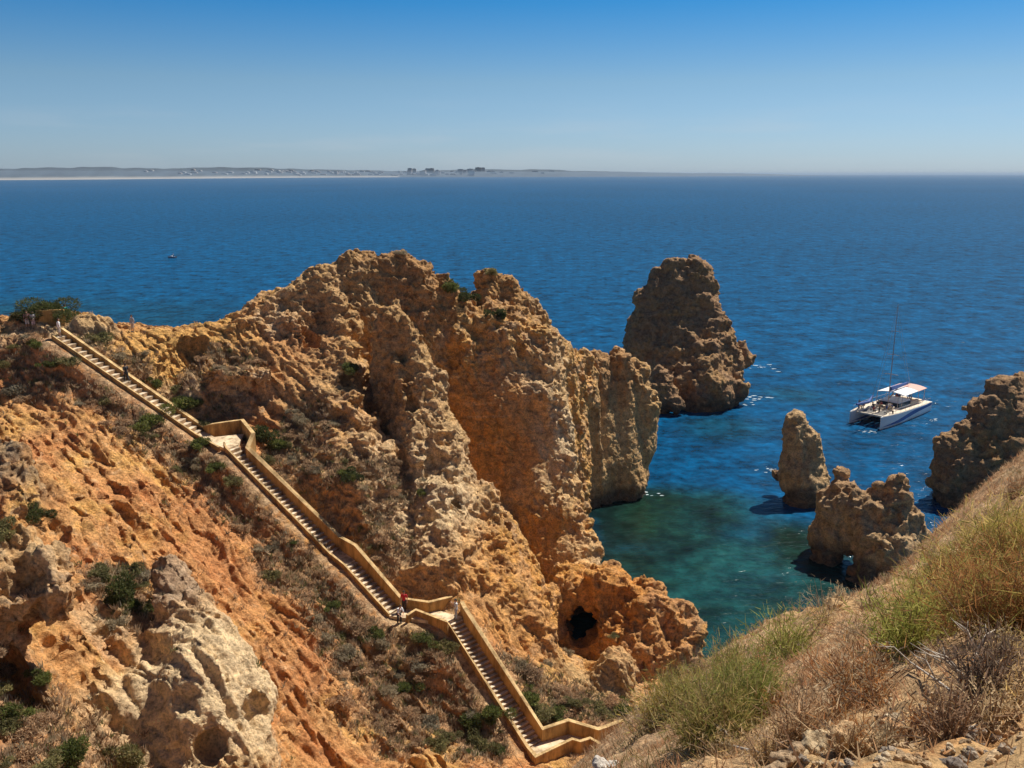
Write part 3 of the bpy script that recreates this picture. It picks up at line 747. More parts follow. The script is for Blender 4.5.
# landings
l1a, l1b = ST[1], ST[2]
P = lambda px, py, z: Wz(px, py, z)
slab([tuple(p[:2]) for p in (offp(0, 1, -.74, 1), offp(2, 3, -.74, 2), offp(2, 3, 0.80, 2), P(244, 434, 21.), P(214, 437, 21.), offp(0, 1, .9, 1))], ST[1][2] + .01, 1.2)
slab([tuple(p[:2]) for p in (offp(2, 3, -.8, 3), offp(4, 5, -.8, 4), offp(4, 5, 0.80, 4), offp(2, 3, 0.80, 3))], ST[3][2] + .01, 1.2)
slab([tuple(p[:2]) for p in (offp(4, 5, -.8, 5), offp(6, 7, -.8, 6), offp(6, 7, .8, 6), P(440, 611, 9.5), offp(4, 5, .8, 5))], ST[5][2] + .01, 1.2)
slab([tuple(p[:2]) for p in (offp(6, 7, -.8, 7), P(538, 764, 3.), P(572, 748, 3.), P(598, 748, 3.), P(620, 737, 3.), P(623, 731, 3.), P(598, 741, 3.), P(568, 733, 3.), offp(6, 7, .8, 7))], ST[7][2] + .01, 1.2)
# parapets, uphill side then downhill kerbs
z1 = np.array([0, 0, 1.])
wall('parapet', [offp(0, 1, 0.80, 0), offp(0, 1, 0.80, 1), P(212, 434.5, 21.0), P(243, 430, 21.0), P(254, 443, 21.0), ST[2] + off(ST[2], ST[3], 0.80) + np.array([1.1, -.8, -1.0]), offp(2, 3, 0.80, 3), offp(4, 5, 0.80, 4), offp(4, 5, 0.80, 5)],
     1, .3, hs=[.5, .4, 1.0, 1.0, .9, .95, 1.1, 1.3, .95])
wall('parapet', [offp(4, 5, 0.80, 5) + np.array([.25, .0, 0]), P(428, 617, 9.5) + np.array([0, .9, 0]), P(440, 609, 9.5), P(452, 606, 9.5)], .85, .28)
wall('parapet', [P(462, 612, 9.5), offp(6, 7, 0.80, 6) + np.array([.25, -.35, -.1]), offp(6, 7, 0.80, 7), P(568, 733, 3.0), P(598, 741, 3.0), P(623, 731, 3.0)], 1, .3,
     hs=[.9, 1.0, 1.0, 1.1, 1.0, .9])
wall('kerb', [offp(0, 1, -.74, 0), offp(0, 1, -.74, 1), offp(2, 3, -.74, 2) + np.array([-.7, .2, 0])], .10, .14)
wall('kerb', [offp(2, 3, -.74, 2) + np.array([-.3, .4, 0]), offp(2, 3, -.74, 2), offp(2, 3, -.74, 3), offp(4, 5, -.74, 4), offp(4, 5, -.74, 5)], .18, .14, hs=[.5, .12, .14, .14, .12])
wall('kerb', [P(407, 620, 9.5), P(416, 615.5, 9.5), P(447, 627, 9.5), offp(6, 7, -.74, 6) + np.array([.1, -.3, -.1]), offp(6, 7, -.74, 7), P(536, 765, 3.0), P(572, 748, 3.0), P(580, 750, 3.0), P(590, 746, 3.0), P(600, 750, 3.0)], 1, .22, hs=[.4, .5, .45, .16, .16, .7, .75, .72, .65, .5])
# viewpoint terrace wall at the head of the stairs
tw = MB()
for (x0, y0), (x1, y1), h in [((37, 320), (65, 319), 1.0)]:
    z0 = 30.3
    a = Wz(x0, y0, z0); b = Wz(x1, y1, z0); d = (b - a) / np.linalg.norm(b - a); n = np.array([-d[1], d[0], 0]) * .15
    tw.prism([[a - n - [0, 0, 1.5], a + n - [0, 0, 1.5], a + n + [0, 0, h], a - n + [0, 0, h]], [b - n - [0, 0, 1.5], b + n - [0, 0, 1.5], b + n + [0, 0, h], b - n + [0, 0, h]]])
under(tw.build('terrace_wall', M_WALL))
# ------------------------------------------------------------------ people
M_SKIN = plain('skin', (.50, .27, .17), .6, .08); M_HAIR = plain('dark_hair', (.04, .025, .015), .6, .2)
CLOTH = {}
def cloth(rgb):
    if rgb not in CLOTH: CLOTH[rgb] = plain('cloth', rgb, .85, .1, 6.0, .3, 30)
    return CLOTH[rgb]

def person(loc, rz, pose, top, bottom, label, hair=(.04, .025, .015), group=None, vox=.014, scale=1.0, fingers=True, legs='long', extra=None):
    v = lambda *a: np.array(a, float)
    hipz = .92
    root = empty('person', loc, rz)
    lean = 0.0; head_dy = .03
    if pose == 'stand':
        pel = v(0, 0, hipz); knees = [v(-.10, .02, .48), v(.11, .03, .48)]; feet = [v(-.11, -.01, .06), v(.14, .04, .06)]
        elb = [v(-.27, -.02, 1.12), v(.26, .0, 1.12)]; wr = [v(-.28, .08, .88), v(.27, .09, .89)]
    elif pose == 'walk':
        pel = v(0, 0, hipz - .02); knees = [v(-.10, .20, .50), v(.10, -.04, .46)]; feet = [v(-.10, .26, .07), v(.10, -.32, .12)]
        elb = [v(-.27, -.10, 1.12), v(.26, .10, 1.13)]; wr = [v(-.26, -.06, .88), v(.24, .30, .95)]; lean = .04
    elif pose == 'photo':
        pel = v(0, 0, hipz); knees = [v(-.11, .03, .48), v(.11, .0, .48)]; feet = [v(-.14, .02, .06), v(.13, -.02, .06)]
        elb = [v(-.26, .16, 1.20), v(.26, .16, 1.20)]; wr = [v(-.09, .32, 1.44), v(.09, .32, 1.44)]
    elif pose == 'lean':
        pel = v(0, -.12, hipz - .06); knees = [v(-.11, .06, .48), v(.11, .02, .47)]; feet = [v(-.13, -.02, .06), v(.13, -.06, .06)]
        elb = [v(-.24, .34, 1.02), v(.24, .36, 1.02)]; wr = [v(-.12, .52, .92), v(.14, .54, .92)]; lean = .28
    else:  # sit, seat at .45
        pel = v(0, 0, .53); knees = [v(-.13, .42, .52), v(.14, .42, .50)]; feet = [v(-.13, .44, .07), v(.15, .38, .07)]
        elb = [v(-.26, .12, .78), v(.25, .14, .78)]; wr = [v(-.12, .34, .60), v(.12, .34, .60)]; lean = .12
    ch = pel + v(0, lean * .8, .40); nk = pel + v(0, lean * 1.1, .56); hd = nk + v(0, head_dy + lean * .2, .17)
    sh = [ch + v(-.185, lean * .1, .09), ch + v(.185, lean * .1, .09)]
    hip = [pel + v(-.09, 0, -.03), pel + v(.09, 0, -.03)]
    c = [(pel, .125, pel + v(0, lean * .35, .18), .115), (pel + v(0, lean * .35, .18), .115, ch, .135), (ch + v(-.10, 0, .04), .09, ch + v(.10, 0, .04), .09), (ch + v(0, 0, .05), .10, nk, .06), (nk, .055, hd - v(0, .02, .08), .052),
         (hd + v(0, -.012, .03), .098, hd + v(0, .02, -.045), .078), (hd + v(0, .088, .0), .014, hd + v(0, .108, -.022), .016), (hd + v(0, .075, -.062), .024, hd + v(0, .078, -.09), .026),
         (hd + v(-.095, .0, 0), .018, hd + v(-.097, -.01, -.03), .014), (hd + v(.095, .0, 0), .018, hd + v(.097, -.01, -.03), .014)]
    for s in (0, 1):
        c += [(sh[s], .062, elb[s], .044), (elb[s], .043, wr[s], .028)]
        dirn = (wr[s] - elb[s]) / np.linalg.norm(wr[s] - elb[s]); side = np.array([1., 0, 0]) - dirn * dirn[0]; side /= np.linalg.norm(side)
        palm = wr[s] + dirn * .075
        c += [(wr[s], .027, palm, .030), (palm - side * .018, .026, palm + side * .018, .026)]
        if fingers:
            sg = 1 if s == 0 else -1
            cr = np.cross(dirn, side)
            for q, (o, L) in enumerate([(-.033, .062), (-.011, .078), (.011, .082), (.033, .068)]):
                a = palm + side * o + dirn * .015; m = a + dirn * L * .55; e = m + (dirn * .75 - cr * .5 * (1 if cr[1] < 0 else -1)) * L * .45
                c += [(a, .0105, m, .010), (m, .010, e, .008)]
            t0 = wr[s] + dirn * .03 + side * sg * .025; c += [(t0, .014, t0 + side * sg * .028 + dirn * .03, .012), (t0 + side * sg * .028 + dirn * .03, .012, t0 + side * sg * .034 + dirn * .06, .010)]
        c += [(hip[s], .092, knees[s], .06), (knees[s], .058, feet[s] + v(0, 0, .03), .036), (feet[s], .038, feet[s] + v(0, .14, -.025), .032)]
    blob('body', c, vox, M_SKIN, root, k=.03)
    e = .018
    shirt = [(pel + v(0, 0, .04), .13 + e, pel + v(0, lean * .35, .18), .118 + e), (pel + v(0, lean * .35, .18), .118 + e, ch, .138 + e), (ch + v(-.12, 0, .05), .085 + e, ch + v(.12, 0, .05), .085 + e)]
    for s in (0, 1): shirt.append((sh[s], .064 + e, sh[s] + (elb[s] - sh[s]) * .72, .052 + e))
    blob('shirt', shirt, vox, cloth(top), root, k=.03)
    tr = [(pel - v(0, 0, .02), .128 + e, pel + v(0, 0, .05), .122 + e)]
    for s in (0, 1):
        tr.append((hip[s], .096 + e, knees[s], .066 + e))
        if legs == 'long': tr.append((knees[s], .064 + e, feet[s] + v(0, 0, .05), .05 + e))
    blob('trousers' if legs == 'long' else 'shorts', tr, vox, cloth(bottom), root, k=.03)
    blob('hair', [(hd + v(0, -.03, .05), .098, hd + v(0, -.045, -.02), .088), (hd + v(-.02, .01, .075), .07, hd + v(.02, .01, .075), .07)], vox, cloth(hair), root, k=.03)
    for s in (0, 1):
        blob('shoe', [(feet[s] + v(0, -.02, -.015), .05, feet[s] + v(0, .15, -.028), .042)], vox, cloth((.12, .10, .09)), root, k=.02)
    for s in (-1, 1):
        blob('eye', [(hd + v(s * .034, .083, .015), .012, hd + v(s * .036, .083, .015), .012)], .006, cloth((.03, .03, .03)), root, k=.004)
    root.scale = (scale,) * 3
    tag(root, label, 'person', group)
    return root

bpy.context.view_layer.update()
def stair_pos(px, py, z0, t_, i):
    p = ST[i] + (ST[i + 1] - ST[i]) * t_; return p
def on_flight(i, t_, side, n):
    a, b = ST[i], ST[i + 1]; k = math.floor(t_ * n); p = a + (b - a) * ((k + .5) / n); p[2] = a[2] - (a[2] - b[2]) / n * (k + .5) + .02
    return p + off(a, b, side)
person(tuple(on_flight(0, .47, .2, 26)), math.radians(50), 'walk', (.03, .03, .035), (.025, .025, .03), 'person in black clothes walking down the middle of the upper flight')
person(tuple(on_flight(0, .02, .0, 26)), math.radians(-60), 'stand', (.85, .83, .80), (.60, .55, .48), 'person in white at the very top of the stairway', legs='short')
person(tuple(P(404, 612, 9.5) + [0, .25, .02]), math.radians(170), 'stand', (.55, .02, .03), (.05, .03, .03), 'person in a bright red top standing at the middle landing')
person(tuple(P(401, 622, 9.2) + [-.1, -.2, .02]), math.radians(-150), 'lean', (.82, .82, .82), (.04, .04, .05), 'person in a white shirt leaning over beside the person in red')
person(tuple(P(456, 619, 9.5) + [0, 0, .02]), math.radians(100), 'photo', (.62, .62, .60), (.32, .33, .38), 'person in pale grey photographing at the head of the lowest flight', hair=(.05, .04, .03))
def ground_person(px, py, *a, **k):
    h, n = hit(px, py)
    return person(tuple(h), *a, **k)
ground_person(133, 332, math.radians(150), 'stand', (.34, .36, .42), (.50, .42, .38), 'person in grey alone on the ochre rim against the sea', legs='short')
zt = 30.3
def top_person(px, py, z, *a, **k):
    q = Wz(px, py, z); g = drop(q[0], q[1])
    return person((q[0], q[1], g.z if g else z), *a, **k)
ground_person(28, 328, math.radians(-150), 'stand', (.60, .30, .30), (.55, .50, .50), 'person in a dusty pink top on the clifftop terrace, leftmost of two', legs='short')
ground_person(34, 328.5, math.radians(-120), 'stand', (.80, .72, .74), (.60, .45, .48), 'person in a pale top on the clifftop terrace beside the pink top', legs='short')
ground_person(66, 321, math.radians(20), 'photo', (.03, .42, .36), (.05, .05, .06), 'person in a teal top beside the dark bush on the clifftop')
# ------------------------------------------------------------------ catamaran
M_GEL = plain('white_gelcoat', (.90, .90, .89), .35, .03, .5); M_BLUE = plain('blue_hull_stripe', (.03, .10, .36), .35, .08, .5)
M_DECK = plain('cream_deck', (.70, .60, .47), .7, .08, 1.0); M_NET = plain('trampoline_net', (.16, .15, .14), .9, .15, 4); M_GLASS = plain('tinted_window', (.02, .025, .03), .15, .1)
M_ALU = plain('mast_metal', (.50, .42, .38), .5, .05); M_SAIL = plain('sail_cover', (.06, .13, .38), .8, .1); M_CANV = plain('white_awning', (.84, .82, .80), .8, .05); M_PINK = plain('faded_awning', (.70, .42, .36), .8, .07)
M_RUBBER = plain('dark_trim', (.03, .03, .03), .8)  # plain near-black for the outboard motor
def catamaran():
    bow = Wz(877, 431, 0); st_ = Wz(930, 409, 0)
    d = (st_ - bow); rz = math.atan2(-d[1], -d[0])
    L = 20.5; hb = 2.9
    right = np.array([math.sin(rz), -math.cos(rz), 0])    # starboard when facing the bow... near hull lies to camera side
    side = -1 if (right @ (CAM - bow)) * -1 > 0 else 1
    mid = (bow + st_) / 2
    # near hull is at local y = -hb*s ; centre sits further from the camera
    n = np.array([-math.sin(rz), math.cos(rz), 0]); tow = 1 if n @ (CAM - mid) > 0 else -1
    root = empty('catamaran', tuple(mid - n * tow * hb), rz)
    tag(root, 'white catamaran with blue striped hulls and tall mast, anchored off the rocks', 'catamaran')
    def hull(sy):
        f = MB(); secs = []
        for t in np.linspace(0, 1, 14):
            x = -L / 2 + L * t; wd = .85 * (1 - max(0, (t - .55) / .45) ** 2.2) + .03; wd *= .8 + .2 * min(1, t / .15)
            top = 1.55 + .45 * t; bot = -.5 + .25 * max(0, t - .8) * 3
            xo = x + (.0 if t < 1 else .0)
            secs.append([(xo - (.5 if t == 1 else 0), sy, bot), (xo, sy + wd * .75, -.05), (xo + (.0), sy + wd, .7), (xo, sy + wd, top), (xo, sy - wd, top), (xo, sy - wd, .7), (xo, sy - wd * .75, -.05)])
        f.prism(secs)
        o = f.build('hull', M_GEL, root)
        # swept blue stripe, a thin proud band
        for s in (-1, 1):
            g = MB(); S_ = []
            for t in np.linspace(.02, .97, 16):
                x = -L / 2 + L * t; wd = .85 * (1 - max(0, (t - .55) / .45) ** 2.2) + .03; wd *= .8 + .2 * min(1, t / .15)
                zc = 1.25 - .75 * t + .25 * math.sin(t * 5); hh = .28 * math.sin(math.pi * min(1, .12 + t * .88)) + .06
                y0 = sy + s * (wd + .004); y1 = sy + s * (wd + .03)
                S_.append([(x, y0, max(.35, zc - hh)), (x, y1, max(.35, zc - hh)), (x, y1, min(1.5, zc + hh)), (x, y0, min(1.5, zc + hh))])
            g.prism(S_); g.build('stripe', M_BLUE, o)
        f = MB(); f.box((-L / 2 + .5 * L * .5 - 3, sy, 1.58 + .06), (.01, .01, .01))
        g = MB()
        for k in range(5): g.box((-5.5 + k * 2.1, sy - .862, 1.0), (1.1, .02, .22))
        g.build('porthole', M_GLASS, o)
        return o
    hull(-hb); hull(hb)
    f = MB(); f.prism([[(-L / 2 + 1, -hb + .5, .95), (-L / 2 + 1, hb - .5, .95), (-L / 2 + 1, hb - .5, 1.6), (-L / 2 + 1, -hb + .5, 1.6)], [(3.2, -hb + .5, 1.0), (3.2, hb - .5, 1.0), (3.2, hb - .5, 1.85), (3.2, -hb + .5, 1.85)]])
    f.box((9.0 - .6, 0, 1.72), (.28, 2 * hb - .4, .24)).box((5.9, 0, 1.62), (5.2, .7, .12)); f.build('bridge_deck', M_DECK, root)
    f = MB(); f.box((5.8, -1.25, 1.68), (4.9, 1.55, .03)).box((5.8, 1.25, 1.68), (4.9, 1.55, .03)); f.build('trampoline', M_NET, root)
    for sy in (-hb, hb):
        f = MB(); secs = []
        for t in np.linspace(.03, .95, 10):
            x = -L / 2 + L * t; wd = .80 * (1 - max(0, (t - .55) / .45) ** 2.2); top = 1.565 + .45 * t
            secs.append([(x, sy - wd, top), (x, sy + wd, top), (x, sy + wd, top + .04), (x, sy - wd, top + .04)])
        f.prism(secs); f.build('side_deck', M_DECK, root)
    # low cabin with raked windows
    f = MB(); f.prism([[(-3.5, -2.3, 1.7), (-3.5, 2.3, 1.7), (-3.5, 2.1, 2.75), (-3.5, -2.1, 2.75)], [(1.6, -2.1, 1.8), (1.6, 2.1, 1.8), (.4, 1.8, 2.75), (.4, -1.8, 2.75)]])
    cb = f.build('cabin', M_GEL, root)
    f = MB(); f.prism([[(-3.3, -2.36, 2.05), (-3.3, 2.36, 2.05), (-3.3, 2.26, 2.55), (-3.3, -2.26, 2.55)], [(1.45, -2.12, 2.05), (1.45, 2.12, 2.05), (.78, 1.98, 2.55), (.78, -1.98, 2.55)]]); f.build('cabin_window', M_GLASS, cb)
    # awnings on posts
    f = MB()
    for x in (-9.0, -6.3, -3.2, .8, 2.6):
        for y in (-2.4, 2.4): f.tube([(x, y, 1.6), (x, y, 3.95)], .05, 6)
    f.build('awning_frame', M_ALU, root)
    def awn(x0, x1, w, z, mat, name='awning'):
        f = MB(); secs = []
        for x in np.linspace(x0, x1, 5):
            ys = np.linspace(-w, w, 9); top = [(x, y, z + .32 * (1 - (y / w) ** 2)) for y in ys]
            secs.append(top + [(a, b, c - .06) for a, b, c in top[::-1]])
        f.prism(secs); f.build(name, mat, root)
    awn(-9.3, -5.4, 2.7, 3.9, M_PINK); awn(-5.36, .3, 2.7, 3.95, M_CANV); 
    f = MB(); f.tube([(1.0, .1, 3.3), (-2.0, .1, 4.55), (-7.0, .1, 4.62)], [.12, .12, .1], 8); bm_ = f.build('boom', M_ALU, root)
    f = MB(); secs = []
    for t in np.linspace(0, 1, 8):
        x = 1.0 - 7.5 * t; r = .42 * (1 - .5 * t); zc = 4.55 + .15
        secs.append([(x, .1 + r * .6 * math.cos(a), zc + r * math.sin(a) + .1) for a in np.linspace(0, 2 * math.pi, 9)[:-1]])
    f.prism(secs); f.build('sail_cover', M_SAIL, root)
    f = MB(); f.tube([(9.2, -2.3, 3.1), (5.5, -1.8, 3.0), (2.2, -2.6, 3.4)], [.18, .26, .16], 8); f.build('furled_sail', M_SAIL, root)
    f = MB(); f.tube([(1.2, 0, 1.7), (1.2, 0, 10), (1.2, 0, 18.6)], [.10, .09, .05], 8); ms = f.build('mast', M_ALU, root)
    for z, wd in ((7.2, 1.3), (10.4, 1.1), (14.2, .9)):
        g = MB(); g.tube([(1.0, -wd, z), (1.2, 0, z + .12), (1.0, wd, z)], .05, 6); g.build('spreader', M_ALU, ms)
    g = MB()
    g.tube([(1.2, 0, 18.4), (9.3, 0, 1.9)], .025, 4); g.tube([(1.2, 0, 17), (-1, -hb - .6, 1.9)], .02, 4); g.tube([(1.2, 0, 17), (-1, hb + .6, 1.9)], .02, 4); g.tube([(1.2, 0, 18.4), (-9.3, 0, 1.9)], .02, 4)
    g.build('rigging', M_ALU, ms)
    g = MB()
    for sy in (-1, 1):
        for k in range(11):
            x = -9 + k * 1.8; yy = sy * (hb + .72 * (1 - max(0, (k / 10 - .55) / .45) ** 2)); g.tube([(x, yy, 1.6 + .045 * k), (x, yy, 2.35 + .045 * k)], .02, 4)
        pts = [(-9 + k * 1.8, sy * (hb + .72 * (1 - max(0, (k / 10 - .55) / .45) ** 2)), 2.35 + .045 * k) for k in range(11)]
        g.tube(pts, .022, 4)
    g.build('guard_rail', M_ALU, root)
    g = MB(); g.box((-8.6, 0, 1.75), (.9, 4.2, .3)).box((-5.6, -1.9, 1.95), (3.2, .6, .5)).box((-5.6, 1.9, 1.95), (3.2, .6, .5)).box((2.3, 0, 2.0), (.6, 3.4, .45)); g.build('bench', M_DECK, root)
    root.scale = (1, 1, 1.16)
    bpy.context.view_layer.update()
    mw = root.matrix_world
    cols = [(.05, .05, .06), (.60, .58, .55), (.30, .05, .05), (.06, .10, .25), (.50, .35, .20), (.10, .10, .10), (.70, .68, .6)]
    rr = random.Random(3); proto = {}
    spots = [(7.6, -2.6, 2.05), (6.8, -2.9, 2.0), (5.7, -2.5, 1.95), (7.3, 2.5, 2.05), (6.0, 2.7, 1.95), (4.6, -1.2, 1.72), (4.2, 1.3, 1.72), (3.4, -.4, 1.9), (3.5, 1.9, 1.9), (5.3, .3, 1.72), (2.4, -1.3, 1.8), (2.5, .9, 1.8), (-5.0, -1.2, 1.65), (-6.4, -1.3, 1.62), (-6.0, 1.1, 1.62), (-7.4, .3, 1.6), (-4.4, 1.0, 1.66), (7.0, .0, 1.72)]
    for i, (x, y, z) in enumerate(spots):
        c = i % 5; pose = 'sit' if i % 3 else 'stand'
        wv = mw @ Vector((x, y, z - (.42 if pose == 'sit' else 0)))
        wv = mw @ Vector((x, y, z))
        if (c, pose) not in proto:
            p_ = person(tuple(wv), rr.uniform(0, 6.28), pose, cols[c], cols[(c + 3) % 7], 'passenger on the deck of the anchored catamaran', group='passengers on the catamaran', vox=.035, fingers=True); proto[(c, pose)] = p_
        else:
            p_ = copy_tree(proto[(c, pose)]); p_.location = wv; p_.rotation_euler[2] = rr.uniform(0, 6.28)
catamaran()

def motorboat():
    p = Wz(172, 258, 0); root = empty('motorboat', tuple(p), math.radians(170)); tag(root, 'tiny dark motorboat alone on the open sea at left', 'boat')
    f = MB(); secs = []
    for t in np.linspace(0, 1, 8):
        x = -2.4 + 4.8 * t; w = .95 * (1 - max(0, (t - .5) / .5) ** 2) + .04
        secs.append([(x, 0, -.25), (x, w * .8, 0), (x, w, .75 + .25 * t), (x, -w, .75 + .25 * t), (x, -w * .8, 0)])
    f.prism(secs); f.build('hull', plain('navy_hull', (.10, .14, .22), .5), root)
    f = MB(); f.box((.1, 0, 1.05), (.7, .8, .7)); f.build('console', M_GEL, root)
    f = MB(); f.prism([[(-.1, -.4, 1.4), (-.1, .4, 1.4), (-.2, .4, 1.9), (-.2, -.4, 1.9)], [(-.06, -.4, 1.4), (-.06, .4, 1.4), (-.16, .4, 1.9), (-.16, -.4, 1.9)]]); f.build('windscreen', M_GLASS, root)
    f = MB(); f.box((-2.5, 0, .6), (.4, .35, .9)); f.build('outboard_motor', M_RUBBER, root)
    bpy.context.view_layer.update()
    person(tuple(root.matrix_world @ Vector((-.9, 0, .75))), math.radians(80), 'stand', (.5, .35, .4), (.1, .1, .1), 'person standing at the console of the tiny motorboat', vox=.03)
motorboat()
# ------------------------------------------------------------------ plants
def leaf_mat(name, col, var=.35):
    m, nt, b = new_mat(name)
    at = nd(nt, 'ShaderNodeAttribute', attribute_name='tint'); oi = nd(nt, 'ShaderNodeObjectInfo')
    r = ramp(nt, [(0, (.8, .82, .85)), (1, (1.2, 1.15, 1.1))]); nt.links.new(oi.outputs['Random'], r.inputs['Fac'])
    nt.links.new(mulcol(nt, at.outputs['Color'], r.outputs['Color']), b.inputs['Base Color'])
    b.inputs['Roughness'].default_value = .8; b.inputs['Specular IOR Level'].default_value = .25
    tr = nd(nt, 'ShaderNodeBsdfTranslucent'); src = b.inputs['Base Color'].links[0].from_socket; nt.links.new(src, tr.inputs['Color'])
    mx = nt.nodes.new('ShaderNodeMixShader'); mx.inputs[0].default_value = .42; nt.links.new(b.outputs[0], mx.inputs[1]); nt.links.new(tr.outputs[0], mx.inputs[2])
    nt.links.new(mx.outputs[0], nt.nodes['Material Output'].inputs['Surface'])
    return m
M_LEAF = leaf_mat('foliage', None)
M_TWIG = plain('twig_bark', (.30, .21, .14), .9, .2, 6)

def tri_mesh(name, base, tip, width, cols, mat, parent=None, bend=None):
    """many slender blades, each one tapered strip of two faces, real width"""
    n = len(base); ax_ = tip - base
    r = RNG.normal(size=(n, 3)); s = np.cross(ax_, r); s /= np.maximum(np.linalg.norm(s, axis=1, keepdims=True), 1e-6)
    w = np.asarray(width)[:, None] if hasattr(width, '__len__') else width
    mid = base + ax_ * .5 + (bend if bend is not None else 0)
    v = np.stack([base - s * w * .5, base + s * w * .5, mid + s * w * .45, mid - s * w * .45, tip + s * w * .12, tip - s * w * .12], 1).reshape(-1, 3)
    k = (np.arange(n) * 6)[:, None]
    q = np.concatenate([k + [0, 1, 2, 3], k + [3, 2, 4, 5]])
    c = np.repeat(cols, 6, axis=0)
    return link(name, np_mesh(name, v, q, c, smooth=False), mat, parent)

def pick(pal, n, rng=RNG):
    p = np.array(pal, float); i = rng.integers(0, len(p), n); return p[i] * rng.uniform(.75, 1.3, (n, 1))

PAL_GREEN = [(.12, .15, .035), (.09, .12, .03), (.15, .17, .045), (.18, .18, .06)]
PAL_DARK = [(.055, .07, .02), (.075, .09, .028), (.10, .105, .04)]
PAL_OLIVE = [(.22, .20, .08), (.17, .17, .065), (.28, .24, .11)]
PAL_DRY = [(.50, .33, .19), (.42, .28, .17), (.58, .42, .26), (.33, .22, .14)]
PAL_GREY = [(.32, .27, .18), (.26, .22, .15), (.40, .34, .23)]

def make_shrub(pal, n=2600, flat=.65, leaf=.075, seed=1, lean=0):
    """unit shrub about 1 m across"""
    rng = np.random.default_rng(seed)
    nl = 9; lc = rng.normal(size=(nl, 3)) * [.26, .26, .12] + [0, 0, .30 * flat / .65]; lr = rng.uniform(.16, .30, nl)
    i = rng.integers(0, nl, n); d = rng.normal(size=(n, 3)); d /= np.linalg.norm(d, axis=1, keepdims=True)
    rad = lr[i] * rng.uniform(.45, 1.05, n) ** .6
    p = lc[i] + d * rad[:, None] * [1, 1, flat + .2]; keep = p[:, 2] > .0; p, d, i = p[keep], d[keep], i[keep]; n = len(p)
    tip = p + (d * .6 + rng.normal(size=(n, 3)) * .5 + [0, 0, .35]) * leaf
    base_c = pick(pal, n, rng) * (rng.uniform(.7, 1.25, nl)[i])[:, None]
    root = empty('shrub')
    tri_mesh('foliage', p, tip, rng.uniform(.35, .6, n) * leaf, base_c, M_LEAF, root)
    f = MB()
    for k in range(nl):
        f.tube([(0, 0, -.15), tuple(lc[k] * [.5, .5, .45]), tuple(lc[k] + [0, 0, lr[k] * .5])], [.03, .018, .006], 4)
    f.build('stem', M_TWIG, root)
    return root
PROTO = {'green': [make_shrub(PAL_GREEN, seed=s) for s in (1, 2)], 'dark': [make_shrub(PAL_DARK, 3400, seed=s) for s in (3, 4)], 'olive': [make_shrub(PAL_OLIVE, seed=s) for s in (5, 6)],
         'dry': [make_shrub(PAL_DRY, 1800, seed=s, flat=.55, leaf=.085) for s in (7, 8, 9)], 'grey': [make_shrub(PAL_GREY, 1800, seed=s, leaf=.08) for s in (10, 11)]}
PROTO['crown'] = [make_shrub(PAL_DARK, 9000, seed=31, leaf=.035), make_shrub(PAL_OLIVE + PAL_DARK, 6000, seed=32, leaf=.045)]
used = {}
rr = random.Random(21)
def put_shrub(kind, pos, size, label, group=None, name='shrub', sz=1.0):
    k = rr.randrange(len(PROTO[kind])) if kind != 'crown' else (0 if size > 4 else 1); src = PROTO[kind][k]
    if used.get((kind, k)) is None: o = src; used[(kind, k)] = 1
    else: o = copy_tree(src)
    o.name = name; o.location = tuple(pos); o.rotation_euler = (0, 0, rr.uniform(0, 6.28)); s = size * rr.uniform(.92, 1.08); o.scale = (s, s, s * sz * rr.uniform(.85, 1.1))
    for a in ('label', 'group'): 
        if a in o: del o[a]
    tag(o, label, 'shrub', group); return o
